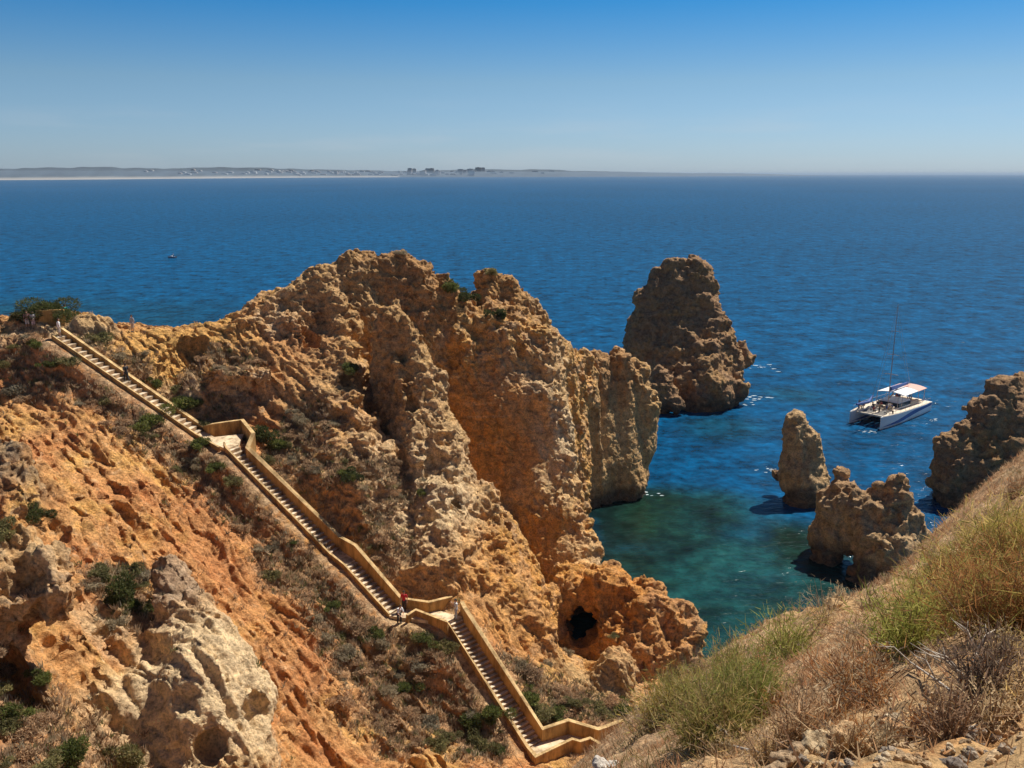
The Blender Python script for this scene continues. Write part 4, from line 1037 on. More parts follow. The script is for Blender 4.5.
NAMED = [  # px, py(base), size m, kind, label
 ((60, 318), 5.4, 'crown', 'wide dark green bush crowning the clifftop behind the terrace', .62), ((28, 319), 3.0, 'crown', 'pale olive bush at the left end of the dark clifftop bush', .7),
 ((386, 250), 2.0, 'dark', 'small dark bush on the very summit of the headland', .6), ((400, 254), 1.6, 'grey', 'grey bush right beside the dark one on the summit', .6),
 ((452, 292), 2.6, 'green', 'green bush high in the notch right of the summit', .9), ((462, 300), 2.2, 'dark', 'dark bush low in the notch right of the summit', .9), ((500, 318), 2.0, 'dark', 'dark bush under the second rock peak', .9),
 ((489, 274), 1.8, 'olive', 'olive bush capping the second rock peak', .6), ((353, 372), 1.7, 'green', 'bright green bush in the hollow left of the grey pinnacle', 1),
 ((98, 341), 2.2, 'olive', 'rounded olive bush beside the clifftop boulder', .8), ((156, 388), 1.5, 'green', 'small green bush uphill of the walking person', 1), ((186, 410), 2.6, 'green', 'largest green bush in the sandy gully above the upper flight', .9),
 ((155, 426), 2.2, 'green', 'green bush below the kerb of the upper flight', .8), ((69, 364), 1.8, 'olive', 'olive bush just below the top of the upper flight', .8), ((206, 428), 1.8, 'olive', 'olive bush behind the wall of the first landing', .8),
 ((200, 447), 2.2, 'green', 'green bush left of the first landing', .8), ((262, 440), 2.4, 'dark', 'dark bush behind the corner of the first landing', .9), ((275, 450), 2.0, 'green', 'green bush right of the dark landing bush', .9), ((268, 462), 1.7, 'olive', 'olive bush against the wall below the first landing', .9),
 ((216, 470), 1.8, 'green', 'green bush on the slope below the first landing', .7), ((236, 482), 1.6, 'olive', 'olive bush lower down left of the middle flight', .7), ((118, 604), 1.9, 'dark', 'round dark green bush between the two left outcrops', 1.1), ((130, 575), 1.4, 'olive', 'olive bush behind the round dark bush', 1),
 ((70, 766), 1.7, 'green', 'bright green bush at the bottom edge of the picture', 1.2), ((38, 728), 1.7, 'dry', 'brown bush uphill of the bright green bottom bush', .8), ((124, 764), 1.5, 'olive', 'olive bush at the foot of the pale rock spur', 1), ((44, 682), 1.3, 'green', 'green bush under the overhang of the left bluff', .8), ((10, 672), 1.3, 'grey', 'grey bush at the left edge below the bluff', .9),
 ((32, 518), 1.6, 'dark', 'dark bush under the blackened rock at the left edge', .9), ((4, 540), 1.5, 'olive', 'olive bush on top of the left bluff', .9), ((379, 638), 1.4, 'green', 'green bush downhill of the middle landing', .9), ((350, 478), 1.6, 'dark', 'dark bush alone above the middle flight', .9), ((333, 608), 1.3, 'green', 'green bush left of the lower part of the middle flight', .8),
 ((492, 716), 1.8, 'green', 'green bush left of the lowest flight', .9), ((470, 728), 1.9, 'green', 'second green bush further left of the lowest flight', .8), ((482, 748), 1.9, 'olive', 'olive bush left of the foot of the lowest flight', .9), ((440, 748), 1.4, 'olive', 'olive bush on the sandy slope near the bottom', .9),
 ((524, 704), 2.0, 'green', 'green bush right of the lowest flight under the rocks', .8), ((538, 716), 2.2, 'olive', 'olive bush beside the lowest parapet', .7), ((556, 716), 1.8, 'green', 'green bush at the foot of the small grey boulder', .6), ((598, 712), 2.0, 'olive', 'olive bush between the big boulder and the cove wall', .6), ((620, 712), 1.6, 'green', 'green bush at the end of the cove wall', .6),
 ((568, 655), 1.2, 'grey', 'grey green bush in the mouth of the sea cave', 1), ((404, 690), 1.4, 'green', 'green bush below the brown rock ledge', .8), ((425, 640), 1.5, 'green', 'green bush below the landing kerb', .7), ((448, 648), 1.6, 'olive', 'olive bush at the top left of the lowest flight', .8), ((8, 396), 2.2, 'grey', 'grey bush at the left edge of the orange slope', .7), ((614, 636), 1.0, 'olive', 'olive bush above the grey boulder by the cave', .5)]
for (px, py), s, kind, lab, sz in NAMED:
    h, n = hit(px, py)
    if h is None: continue
    put_shrub(kind, h - Vector((0, 0, .05 * s)), s, lab, sz=sz)

# scattered low scrub on the hillside
fc = TV[TQ].mean(1); fn = TN[TQ].mean(1); fs = TSCR[TQ].mean(1); fd_ = TSD[TQ].mean(1); fh = THEAD[TQ].mean(1)
area = np.linalg.norm(np.cross(TV[TQ[:, 2]] - TV[TQ[:, 0]], TV[TQ[:, 3]] - TV[TQ[:, 1]]), axis=1) / 2
toc = CAM - fc; toc /= np.linalg.norm(toc, axis=1, keepdims=True)
prob = area * np.clip(fs, 0, 1) * (fd_ > 2.2) * (fn[:, 2] > .4) * ((toc * fn).sum(1) > -.1); prob[(fc[:, 1] > 105)] = 0
pp = prob / prob.sum()
PEOPLE = [np.array(o.location) for o in scene.objects if o.get('category') == 'person']
def clear_cam(p):
    if min(np.linalg.norm(np.asarray(p) - q) for q in PEOPLE) < 1.8: return False
    r = tree.ray_cast(Vector(CAM), (Vector(p) - Vector(CAM)).normalized()); return r[0] is not None and (r[0] - Vector(p)).length < 1.5
cnt = 0
for f_ in RNG.choice(len(pp), 900, p=pp):
    p = fc[f_]
    if not clear_cam(p): continue
    kind = rr.choices(['dry', 'grey', 'olive', 'green'], [6, 2.5, 1.6, .8])[0]
    below = p[2] < 13
    loc_ = 'on the lower slopes around the landings' if below else 'on the upper slopes around the stairs'
    lab = {'dry': 'low dry brown scrub bush ', 'grey': 'low grey scrub bush ', 'olive': 'low olive scrub bush ', 'green': 'low green scrub bush '}[kind] + loc_
    put_shrub(kind, p - np.array([0, 0, .08]), rr.uniform(.7, 1.55), lab, lab + ', one of many', sz=rr.uniform(.6, .9)); cnt += 1
    if cnt >= 220: break
# tussocks too many to count
prob2 = area * (np.clip(fs, 0, 1) + .008 * (1 - fh)) * (fd_ > 1.9) * (fn[:, 2] > .35) * ((toc * fn).sum(1) > -.1) * (fc[:, 1] < 105)
idx = RNG.choice(len(prob2), 9000, p=prob2 / prob2.sum())
base = np.repeat(fc[idx] + RNG.normal(size=(len(idx), 3)) * [.1, .1, 0], 9, axis=0) + RNG.normal(size=(len(idx) * 9, 3)) * [.10, .10, .02]
hgt = np.repeat(RNG.uniform(.2, .55, len(idx)), 9)
tip = base + np.stack([RNG.normal(size=len(base)) * .3, RNG.normal(size=len(base)) * .3, np.full(len(base), .8)], 1) * hgt[:, None]
cc = np.repeat(pick(PAL_DRY + PAL_DRY + PAL_GREY + PAL_OLIVE[:2] + [(.62, .45, .26), (.55, .42, .27)], len(idx)), 9, axis=0)
tag(tri_mesh('dry_scrub', base, tip, .06, cc, M_LEAF), kind='stuff')
# ------------------------------------------------------------------ near slope under the lookout
EDGE = [(1100, 415, 30), (1024, 458, 28), (985, 498, 27), (955, 540, 25.5), (932, 566, 24.5), (905, 582, 23), (880, 588, 22), (830, 604, 20.5), (780, 618, 20), (740, 640, 20), (700, 668, 19.5), (665, 698, 19), (632, 728, 19), (604, 757, 18.5), (575, 785, 18)]
INN = [(1024, 768, 5.2), (900, 768, 5.8), (800, 768, 6.8), (700, 768, 9), (640, 768, 12), (1024, 690, 6.8), (900, 690, 8.6), (800, 700, 10.), (720, 700, 13.5), (660, 730, 15), (1024, 610, 9.5), (930, 610, 14), (850, 640, 14.5), (1024, 545, 15.5), (780, 665, 16), (970, 580, 18.5), (900, 612, 18), (1010, 510, 21)]
q = [W(*p) for p in EDGE + INN]
for p in EDGE:
    e = W(*p); q += [e + np.array([-1.5, 3.0, -4.5]), e + np.array([-4, 9, -20]), e + np.array([-7, 17, -e[2] - 3])]
q += [np.array(t, float) for t in [(0, 0, 43.4), (4, -2, 43.6), (12, 0, 44), (25, 5, 45), (30, 20, 42), (35, 40, 30), (-2, 3, 42.2), (-3, -3, 43), (-7, 4, 36), (-9, 12, 25), (-12, 20, 12), (0, 24, 14), (-12, -4, 36), (0, 8, 38.6), (-3, 10, 34), (-1, 14, 32.5)]]
q = np.array(q)
h_ = .085
gx_ = np.arange(-14, 36, h_); gy_ = np.arange(-4, 38, h_)
GX, GY = np.meshgrid(gx_, gy_, indexing='ij'); Pn = np.stack([GX.ravel(), GY.ravel()], 1)
Z = biharm(Pn[::1], q, .02) if len(Pn) < 4e5 else None
P3n = np.stack([Pn[:, 0], Pn[:, 1], 0 * Pn[:, 0]], 1)
Z = Z + fbm(P3n, 2.6, 3, off=4) * .35 + fbm(P3n, .7, 3, off=14) * .13 + (blocks(P3n, .5, 6.) - .5) * .07 + (ridged(P3n, .9, 3, off=8) - .5) * .16
rough_ = sstep(9, 5.5, Pn[:, 1]) * sstep(0.6, 1.6, Pn[:, 0]) + .8 * sstep(1.6, .6, np.linalg.norm(Pn - W(840, 596, 20)[:2], axis=1) / 1.6)
w1, w2 = worley(P3n, .38, 3.); Z = Z + np.clip(rough_, 0, 1) * ((.5 - w1) * .20 + fbm(P3n, .25, 2) * .06)
Vn = np.stack([Pn[:, 0], Pn[:, 1], Z], 1)
ny_ = len(gy_); ii, jj = np.meshgrid(np.arange(len(gx_) - 1), np.arange(ny_ - 1), indexing='ij'); a_ = (ii * ny_ + jj).ravel()
Qn = np.stack([a_, a_ + ny_, a_ + ny_ + 1, a_ + 1], 1)
Qn = Qn[(Vn[Qn, 2].max(1) > -2.5)]
Nn = vnormals(Vn, Qn)
m1 = fbm(P3n, 1.8, 3, off=40); m2 = fbm(P3n, .5, 3, off=44)
Cn = np.tile(np.array([.52, .34, .19], F32), (len(Vn), 1)); Cn = mix(Cn, 'scrub', .55 * sstep(-.05, .35, m1)); Cn = mix(Cn, 'sand', .6 * sstep(.05, .4, m2)); Cn = mix(Cn, 'tan', .8 * np.clip(rough_, 0, 1)); Cn = mix(Cn, 'soil', .7 * sstep(.15, .4, m1 - m2) * np.clip(rough_ + .2, 0, 1))
Cn = mix(Cn, 'brown', .7 * sstep(.75, .5, Nn[:, 2]))
M_NEAR = rock_mat('stony_slope', 3.2, .025)
used_ = np.unique(Qn); rm = np.full(len(Vn), -1, np.int64); rm[used_] = np.arange(len(used_))
tag(link('near_slope', np_mesh('near_slope', Vn[used_], rm[Qn], Cn[used_]), M_NEAR), kind='structure')
ntree = BVHTree.FromPolygons([tuple(p) for p in Vn[used_].tolist()], [tuple(t) for t in rm[Qn].tolist()])
def zat(x, y):
    i = np.clip(((np.asarray(x) + 14) / h_).astype(int), 0, len(gx_) - 1); j = np.clip(((np.asarray(y) + 4) / h_).astype(int), 0, ny_ - 1)
    return Z.reshape(GX.shape)[i, j]
def nhit(px, py):
    h, n = hit(px, py, ntree); return h

# dry grass, thinner where the stones lie bare
def scatter(n, x0, x1, y0, y1):
    x = RNG.uniform(x0, x1, n); y = RNG.uniform(y0, y1, n); return x, y
x, y = scatter(82000, -4, 22, 1.5, 31)
v_ = np.stack([x, y, zat(x, y)], 1) - CAM
dep = v_ @ FWD; sx = 512 + FPX * v_[:, 0] / dep; sy = 384 + FPX * (v_ @ DWN) / dep
okk = (dep > 1) & (sx > 520) & (sx < 1120) & (sy < 850) & (sy > 380)
# keep density even on screen-facing ground: nearer needs fewer but finer blades
i_ = np.clip(((x + 14) / h_).astype(int), 0, len(gx_) - 1); j_ = np.clip(((y + 4) / h_).astype(int), 0, ny_ - 1)
nz = Nn.reshape(*GX.shape, 3)[i_, j_, 2]; rg = rough_.reshape(GX.shape)[i_, j_]
okk &= (nz > .45) & (RNG.random(len(x)) > np.clip(rg, 0, 1) * .93) & (RNG.random(len(x)) < .12 + 1.0 * sstep(-.3, .3, fbm(np.stack([x, y, 0 * x], 1), 1.1, 2, off=60)))
x, y = x[okk], y[okk]
nb = 5; n_t = len(x)
print('tufts', n_t)
bs = np.repeat(np.stack([x, y, zat(x, y) - .02], 1), nb, axis=0) + RNG.normal(size=(n_t * nb, 3)) * [.035, .035, 0]
patch = fbm(np.stack([x, y, 0 * x], 1), 2.5, 2, off=70)
ht = np.repeat(RNG.uniform(.07, .24, n_t) * (1 + .6 * sstep(0, .4, patch)), nb) * RNG.uniform(.5, 1.2, n_t * nb)
tp = bs + np.stack([RNG.normal(size=len(bs)) * .42 - .1, RNG.normal(size=len(bs)) * .42, np.full(len(bs), .75)], 1) * ht[:, None]
STRAW = [(.62, .40, .22), (.52, .32, .17), (.70, .52, .31), (.42, .25, .14), (.56, .31, .17), (.46, .33, .20)]
cl = np.repeat(pick(STRAW, n_t), nb, axis=0)
gm = np.repeat((patch < -.18) & (RNG.random(n_t) < .55), nb); cl[gm] = cl[gm] * .2 + np.array([.13, .15, .05]) * .8
tag(tri_mesh('dry_grass', bs, tp, RNG.uniform(.006, .014, len(bs)), cl, M_LEAF), kind='stuff')

# feathery bushes: sprays of fine stalks rising from a root
def spray(pos, size, n, pal, label, name='bush', cat='bush', spread=.55, leafy=8, wdt=.010, tilt=(0, 0)):
    root = empty(name, tuple(pos)); rng = RNG
    nst = n
    az = rng.uniform(0, 6.28, nst); el = rng.normal(size=nst) * spread
    hx = np.stack([np.cos(az) * np.sin(np.abs(el)) + tilt[0], np.sin(az) * np.sin(np.abs(el)) + tilt[1], np.cos(el)], 1)
    L = size * rng.uniform(.45, 1.0, nst); b0 = np.stack([np.cos(az), np.sin(az), 0 * az], 1) * rng.uniform(0, .22, nst)[:, None] * size
    b0[:, 2] = zat(pos[0] + b0[:, 0], pos[1] + b0[:, 1]) - pos[2] - .05
    t0 = b0 + hx * L[:, None]
    f = MB()
    for k in range(min(26, nst)): f.tube([tuple(b0[k]), tuple(b0[k] + (t0[k] - b0[k]) * .5 + [0, 0, .03 * size]), tuple(t0[k] - [0, 0, .04 * size])], [.009, .006, .003], 4)
    f.build('stem', M_TWIG, root)
    u_ = rng.uniform(.15, 1.0, (nst, leafy)); P0 = b0[:, None] + (t0 - b0)[:, None] * u_[..., None]; P0 = P0.reshape(-1, 3) + rng.normal(size=(nst * leafy, 3)) * .035 * size
    dr = np.repeat((t0 - b0) / L[:, None], leafy, axis=0) * .6 + rng.normal(size=P0.shape) * .55
    tips = P0 + dr * (size * rng.uniform(.06, .16, len(P0)))[:, None]
    c = pick(pal, nst * leafy) * np.repeat(rng.uniform(.75, 1.2, nst), leafy)[:, None]
    tri_mesh('foliage', P0, tips, rng.uniform(.6, 1.4, len(P0)) * wdt, c, M_LEAF, root)
    tag(root, label, cat); return root
FEN = [(.36, .33, .09), (.48, .40, .12), (.25, .26, .07), (.58, .44, .18), (.50, .34, .16)]; RUST = [(.44, .20, .07), (.36, .15, .055), (.54, .29, .11), (.28, .14, .06)]; FRESH = [(.24, .27, .06), (.33, .34, .08), (.42, .40, .12)]; PALE = [(.62, .50, .32), (.50, .39, .24)]; YEL = [(.58, .42, .11), (.48, .38, .11), (.40, .36, .11)]
for (px, py), s, n, pal, lab, kw in [
  ((712, 742), .9, 520, FEN, 'feathery yellow green fennel bush at the left end of the near slope', dict(leafy=16, wdt=.007, spread=.7)), ((745, 712), .85, 400, FRESH, 'fresh green fennel bush right of the yellow green one', dict(leafy=16, wdt=.006, spread=.7)), ((680, 712), .95, 380, YEL + FEN[:2], 'golden yellow bush at the slope edge above the boulder', dict(leafy=16, wdt=.008, spread=.75)),
  ((728, 680), 1.0, 260, FEN, 'pale green bush on the skyline of the cove above the golden bush', {}), ((785, 662), 1.1, 260, FRESH, 'green bush with pale flower heads on the slope edge', {}), ((655, 728), 1.0, 260, YEL + PALE, 'straw coloured bush at the far left edge of the slope', {}),
  ((825, 615), .9, 110, PALE, 'bare pale bush arching over the water', dict(spread=.9, leafy=4, wdt=.007)), ((1000, 640), 1.2, 600, RUST + FEN[:2], 'large rust brown bush at the right edge', dict(leafy=14, wdt=.006)), ((955, 625), 1.0, 480, RUST + FEN, 'rust and green bush left of the large rusty one', dict(leafy=14, wdt=.007)),
  ((1005, 568), 1.3, 700, FEN, 'bright yellow green bush high on the right', dict(leafy=14, wdt=.009, spread=.7)), ((950, 598), 1.0, 500, FRESH + FEN, 'green bush in the middle of the right slope', dict(leafy=14, wdt=.009, spread=.7)), ((905, 650), .9, 300, FRESH, 'green bush with dark base below the middle one', {}), ((905, 615), .4, 200, FEN, 'small pale green bush near the two peaked rock', {}),
  ((870, 612), .7, 60, PALE, 'pale dry seed stalks in front of the jagged rock', dict(spread=.3, leafy=10, wdt=.012)), ((838, 606), .6, 36, PALE, 'pale dry seed stalks left of the jagged rock', dict(spread=.3, leafy=10, wdt=.012)), ((1015, 495), .8, 200, PALE + RUST[:1], 'dry pale bush on the skyline at the right edge', {}), ((935, 562), .5, 160, PALE, 'dry grey bush at the top of the right slope below the cliff', {}),
  ((860, 700), .7, 240, RUST + PALE, 'brown bush in the middle of the near slope', {}), ((800, 735), .55, 200, STRAW[:3], 'straw tussock near the bottom stones', {}), ((985, 690), .6, 200, [(.16, .12, .09), (.25, .17, .12)], 'dark brown twiggy bush beside the dead branches', {})]:
    h = nhit(px, py)
    if h is None: print('miss', lab); continue
    spray(tuple(h), s, n, pal, lab, **kw)
# small dry brush dotted over the slope
rb_ = random.Random(17); brush = []
for i in range(46):
    px, py = rb_.uniform(620, 1024), rb_.uniform(560, 760); h = nhit(px, py)
    if h is None or h.y < 5 or (py < 640 and px < 820): continue
    if len(brush) < 5:
        o = spray(tuple(h), rb_.uniform(.30, .5), 130, [RUST + PALE, [(.22, .15, .10), (.33, .22, .14)], PALE, RUST, FEN[3:] + PALE][len(brush)], 'small dry brush on the near slope', 'dry_brush', 'bush', leafy=7, wdt=.008, spread=.8); brush.append(o)
    else:
        o = copy_tree(brush[i % 5]); o.location = tuple(h); o.rotation_euler = (0, 0, rb_.uniform(0, 6.28)); k_ = rb_.uniform(.7, 1.3); o.scale = (k_, k_, k_)
    o['label'] = 'small knee high dry brush among the straw of the near slope'; o['group'] = 'small dry brush on the near slope'
# big dead branches
M_DEAD = plain('bleached_wood', (.46, .40, .33), .85, .2, 8, .4, 30)
def branch(pts, r, label, forks):
    h0 = [nhit(*p) for p in pts]; P_ = [np.array(h) + [0, 0, .05 + .03 * i] for i, h in enumerate(h0)]
    f = MB(); f.tube(P_, [r * (1 - .6 * i / (len(P_) - 1)) for i in range(len(P_))], 7)
    for i, d_, L in forks:
        d_ = np.array(d_, float); d_ /= np.linalg.norm(d_); a = P_[i]; L = L * .6; f.tube([a, a + d_ * L * .5 + [.02, .03, .05], a + d_ * L], [r * .55, r * .4, r * .12], 5)
        for s in (-1, 1):
            b = a + d_ * L * .5 + [0, 0, .03]; e = b + (d_ + np.array([s * .6, -s * .3, .35])) * L * .35; f.tube([b, e], [r * .3, r * .08], 4)
    tag(f.build('dead_branch', M_DEAD, smooth=True), label, 'branch')
branch([(982, 722), (968, 690), (975, 664), (985, 648)], .024, 'bleached dead branch standing up near the lower right corner', [(1, (-1, .3, .5), .8), (1, (-.8, .9, .4), .7), (2, (.7, .4, .5), .5), (2, (-.5, .6, .8), .5)])
branch([(962, 706), (935, 688), (908, 672)], .015, 'thin bleached dead branch lying left of the upright one', [(1, (-.4, .9, .4), .45), (2, (-.8, .5, .2), .5)])
branch([(742, 722), (722, 708), (700, 696)], .02, 'grey dead stalks under the green fennel', [(1, (-.9, .4, .4), .6), (0, (.3, .8, .3), .4)])
branch([(760, 758), (730, 752), (705, 742)], .018, 'curved dry stalk on the slope at the bottom', [(1, (-.4, .9, .3), .4)])
# loose stones
M_STONE = rock_mat('pale_stone', 5.0, .012)
def stone(px, py, s, label, col, group=None, seed=0):
    h = nhit(px, py)
    if h is None: return
    rng = np.random.default_rng(seed); cs = []
    for k in range(5):
        a = rng.normal(size=3) * [.35, .3, .12] * s; cs.append((a, s * rng.uniform(.22, .4), a + rng.normal(size=3) * [.3, .3, .1] * s, s * rng.uniform(.15, .35)))
    lo = np.array([-1.3, -1.3, -1]) * s; A = grid(lo, -lo, s / 9); Fq = np.full([len(a) for a in A], 9., F32); add_cones(Fq, A, cs, k=.1 * s)
    v, qd = nets(Fq, A); v, qd = subdivide(v, qd); n = vnormals(v, qd)
    v = v + n * ((ridged(v + seed, s * .9, 3) - .5) * .28 * s + fbm(v, s * .2, 2) * .05 * s)[:, None]
    c = np.array(col)[None] * (1 + .25 * fbm(v, s * .7, 2))[:, None]
    o = link('stone', np_mesh('stone', v, qd, c), M_STONE, loc=(h[0], h[1], h[2] + .08 * s)); tag(o, label, 'stone', group); return o
for i, (px, py, s, lab, col) in enumerate([(820, 752, .26, 'largest craggy cream stone at the bottom edge', (.52, .40, .25)), (860, 745, .22, 'craggy ochre stone right of the largest one', (.50, .33, .18)), (900, 738, .16, 'orange stone in the rubble at bottom centre right', (.48, .28, .14)), (985, 735, .10, 'flat pale grey stone near the lower right corner', (.55, .50, .45)),
      (852, 590, .30, 'flat pale stone on the slope edge near the jagged rock', (.60, .48, .34)), (835, 610, .35, 'ochre boulder on the slope edge', (.50, .33, .17)), (955, 765, .14, 'dark grey stone at the bottom right', (.25, .21, .18)), (790, 763, .16, 'brown stone at the bottom left of the rubble', (.40, .28, .17)),
      (1010, 715, .12, 'reddish stone by the right edge', (.40, .25, .16)), (610, 764, .35, 'pale grey stone by the foot of the cove stairs', (.55, .50, .44)), (620, 722, .4, 'grey stone topping the slope beside the cove wall', (.40, .35, .28))]):
    stone(px, py, s, lab, col, seed=i + 1)
rs = random.Random(9)
for i in range(70):
    px, py = rs.uniform(780, 1024), rs.uniform(690, 768)
    if px < 860 and py < 730: continue
    c = rs.choice([(.50, .36, .22), (.44, .27, .14), (.34, .28, .22), (.55, .44, .30)])
    stone(px, py, rs.uniform(.03, .085), 'small loose stone among the rubble at the lower right', c, 'loose stones in the rubble at the lower right', seed=100 + i)
# ------------------------------------------------------------------ sea
def sea():
    # one sheet from the cove to beyond the horizon, finer near the land
    xs = np.unique(np.concatenate([-np.geomspace(60, 30000, 30), np.linspace(-60, 130, 96), np.geomspace(130, 30000, 30)]))
    ys = np.unique(np.concatenate([np.linspace(-200, 60, 6), np.linspace(60, 260, 101), np.geomspace(262, 40000, 40)]))
    X, Y = np.meshgrid(xs, ys, indexing='ij')
    v = np.stack([X.ravel(), Y.ravel(), 0 * X.ravel()], 1)
    nx, ny = X.shape; i, j = np.meshgrid(np.arange(nx - 1), np.arange(ny - 1), indexing='ij'); a = (i * ny + j).ravel()
    q = np.stack([a, a + ny, a + ny + 1, a + 1], 1)
    # depth of water decides its own colour: sandy shallows teal, weed green, deep blue
    sh = np.zeros(len(v)); weed = np.zeros(len(v))
    def s(px, py, r): return np.linalg.norm((v - Wz(px, py, 0))[:, :2], axis=1) / r
    nn = fbm(v, 14., 3, off=3.)
    for px, py, r in [(700, 580, 13), (740, 560, 12), (760, 610, 14), (660, 600, 12), (690, 520, 13), (800, 560, 13), (740, 660, 20), (830, 590, 10)]:
        sh = np.maximum(sh, sstep(1.3, .35, s(px, py, r) + .5 * nn))
    for px, py, r in [(730, 430, 9), (790, 395, 7), (0, 312, 50), (120, 322, 40)]:
        sh = np.maximum(sh, .4 * sstep(1.3, .3, s(px, py, r) + .5 * nn))
    for px, py, r in [(600, 510, 9), (625, 530, 9), (600, 560, 8), (640, 500, 6), (790, 540, 7), (820, 560, 6)]:
        weed = np.maximum(weed, sstep(1.2, .4, s(px, py, r) + .6 * nn))
    weed = np.maximum(weed, .8 * sh * sstep(.0, .22, fbm(v, 6., 3, off=81.)))
    big = fbm(v / np.array([2.5, 1, 1]), 120., 3)
    deep = np.array([.0, .060, .155]); teal = np.array([.008, .050, .038]); green = np.array([.005, .017, .007])
    c = np.tile(deep, (len(v), 1)) * (1 + .25 * big)[:, None]
    c = c + (teal - c) * (sh * .9)[:, None]; c = c + (green - c) * (weed * .85)[:, None]
    m, nt, b = new_mat('sea_water')
    at = nd(nt, 'ShaderNodeAttribute', attribute_name='tint'); geo = nd(nt, 'ShaderNodeNewGeometry')
    n0 = nd(nt, 'ShaderNodeTexNoise', Scale=.5, Detail=5.0, Roughness=.6); nt.links.new(geo.outputs['Position'], n0.inputs['Vector'])
    r0 = ramp(nt, [(.35, .62), (.5, 1.0), (.66, 1.45)]); nt.links.new(n0.outputs['Fac'], r0.inputs['Fac'])
    n9 = nd(nt, 'ShaderNodeTexNoise', Scale=.13, Detail=7.0, Roughness=.72); nt.links.new(geo.outputs['Position'], n9.inputs['Vector'])
    r9 = ramp(nt, [(.36, .45), (.5, 1.0), (.64, 1.6)]); nt.links.new(n9.outputs['Fac'], r9.inputs['Fac'])
    nt.links.new(mulcol(nt, mulcol(nt, at.outputs['Color'], r0.outputs['Color']), r9.outputs['Color']), b.inputs['Base Color'])
    b.inputs['Roughness'].default_value = .16; b.inputs['IOR'].default_value = 1.33; b.inputs['Specular IOR Level'].default_value = .20
    mp = nd(nt, 'ShaderNodeMapping'); mp.inputs['Rotation'].default_value = (0, 0, math.radians(-20)); mp.inputs['Scale'].default_value = (.45, 1, 1)
    nt.links.new(geo.outputs['Position'], mp.inputs['Vector'])
    prev = None
    for sc, dist, st in [(.16, .9, .5), (.7, .28, .7), (2.4, .10, .8)]:
        n = nd(nt, 'ShaderNodeTexNoise', Scale=sc, Detail=3.0, Roughness=.55); nt.links.new(mp.outputs[0], n.inputs['Vector'])
        bp = nd(nt, 'ShaderNodeBump', Strength=st, Distance=dist); nt.links.new(n.outputs['Fac'], bp.inputs['Height'])
        if prev: nt.links.new(prev.outputs['Normal'], bp.inputs['Normal'])
        prev = bp
    nt.links.new(prev.outputs['Normal'], b.inputs['Normal']); b.inputs['Specular IOR Level'].default_value = 0; b.inputs['Roughness'].default_value = 1
    gl = nd(nt, 'ShaderNodeBsdfGlossy', Roughness=.18); nt.links.new(prev.outputs['Normal'], gl.inputs['Normal'])
    fr = nd(nt, 'ShaderNodeFresnel', IOR=1.33); nt.links.new(prev.outputs['Normal'], fr.inputs['Normal'])
    mn = nd(nt, 'ShaderNodeMath', operation='MINIMUM'); mn.inputs[1].default_value = .14; nt.links.new(fr.outputs[0], mn.inputs[0])
    mx = nt.nodes.new('ShaderNodeMixShader'); nt.links.new(mn.outputs[0], mx.inputs[0]); nt.links.new(b.outputs[0], mx.inputs[1]); nt.links.new(gl.outputs[0], mx.inputs[2])
    nt.links.new(mx.outputs[0], nt.nodes['Material Output'].inputs['Surface'])
    tag(link('sea', np_mesh('sea', v, q, c), m), kind='structure')
sea()

def foam():
    rg = random.Random(4); m = plain('sea_foam', (.50, .58, .62), .8, .1)
    f = MB()
    for px, py, n, r in [(754, 366, 9, 2.6), (746, 399, 10, 2.8), (768, 470, 5, .9), (646, 494, 6, 1.0), (932, 420, 4, .8), (870, 432, 5, .8), (690, 405, 6, 1.4), (822, 470, 3, .5)]:
        c = Wz(px, py, 0)
        for _ in range(n * 3):
            x, y = c[0] + rg.gauss(0, r), c[1] + rg.gauss(0, r * .8); s = rg.uniform(.05, .20) * (r ** .5); k = 9
            ring = [(x + s * rg.uniform(.5, 1.5) * 1.8 * math.cos(a), y + s * rg.uniform(.4, 1.3) * math.sin(a), .0) for a in [6.283 * i / k for i in range(k)]]
            f.prism([[(a, b, .004) for a, b, _ in ring], [(a, b, .02) for a, b, _ in ring]])
    tag(f.build('sea_foam', m), kind='stuff')
foam()

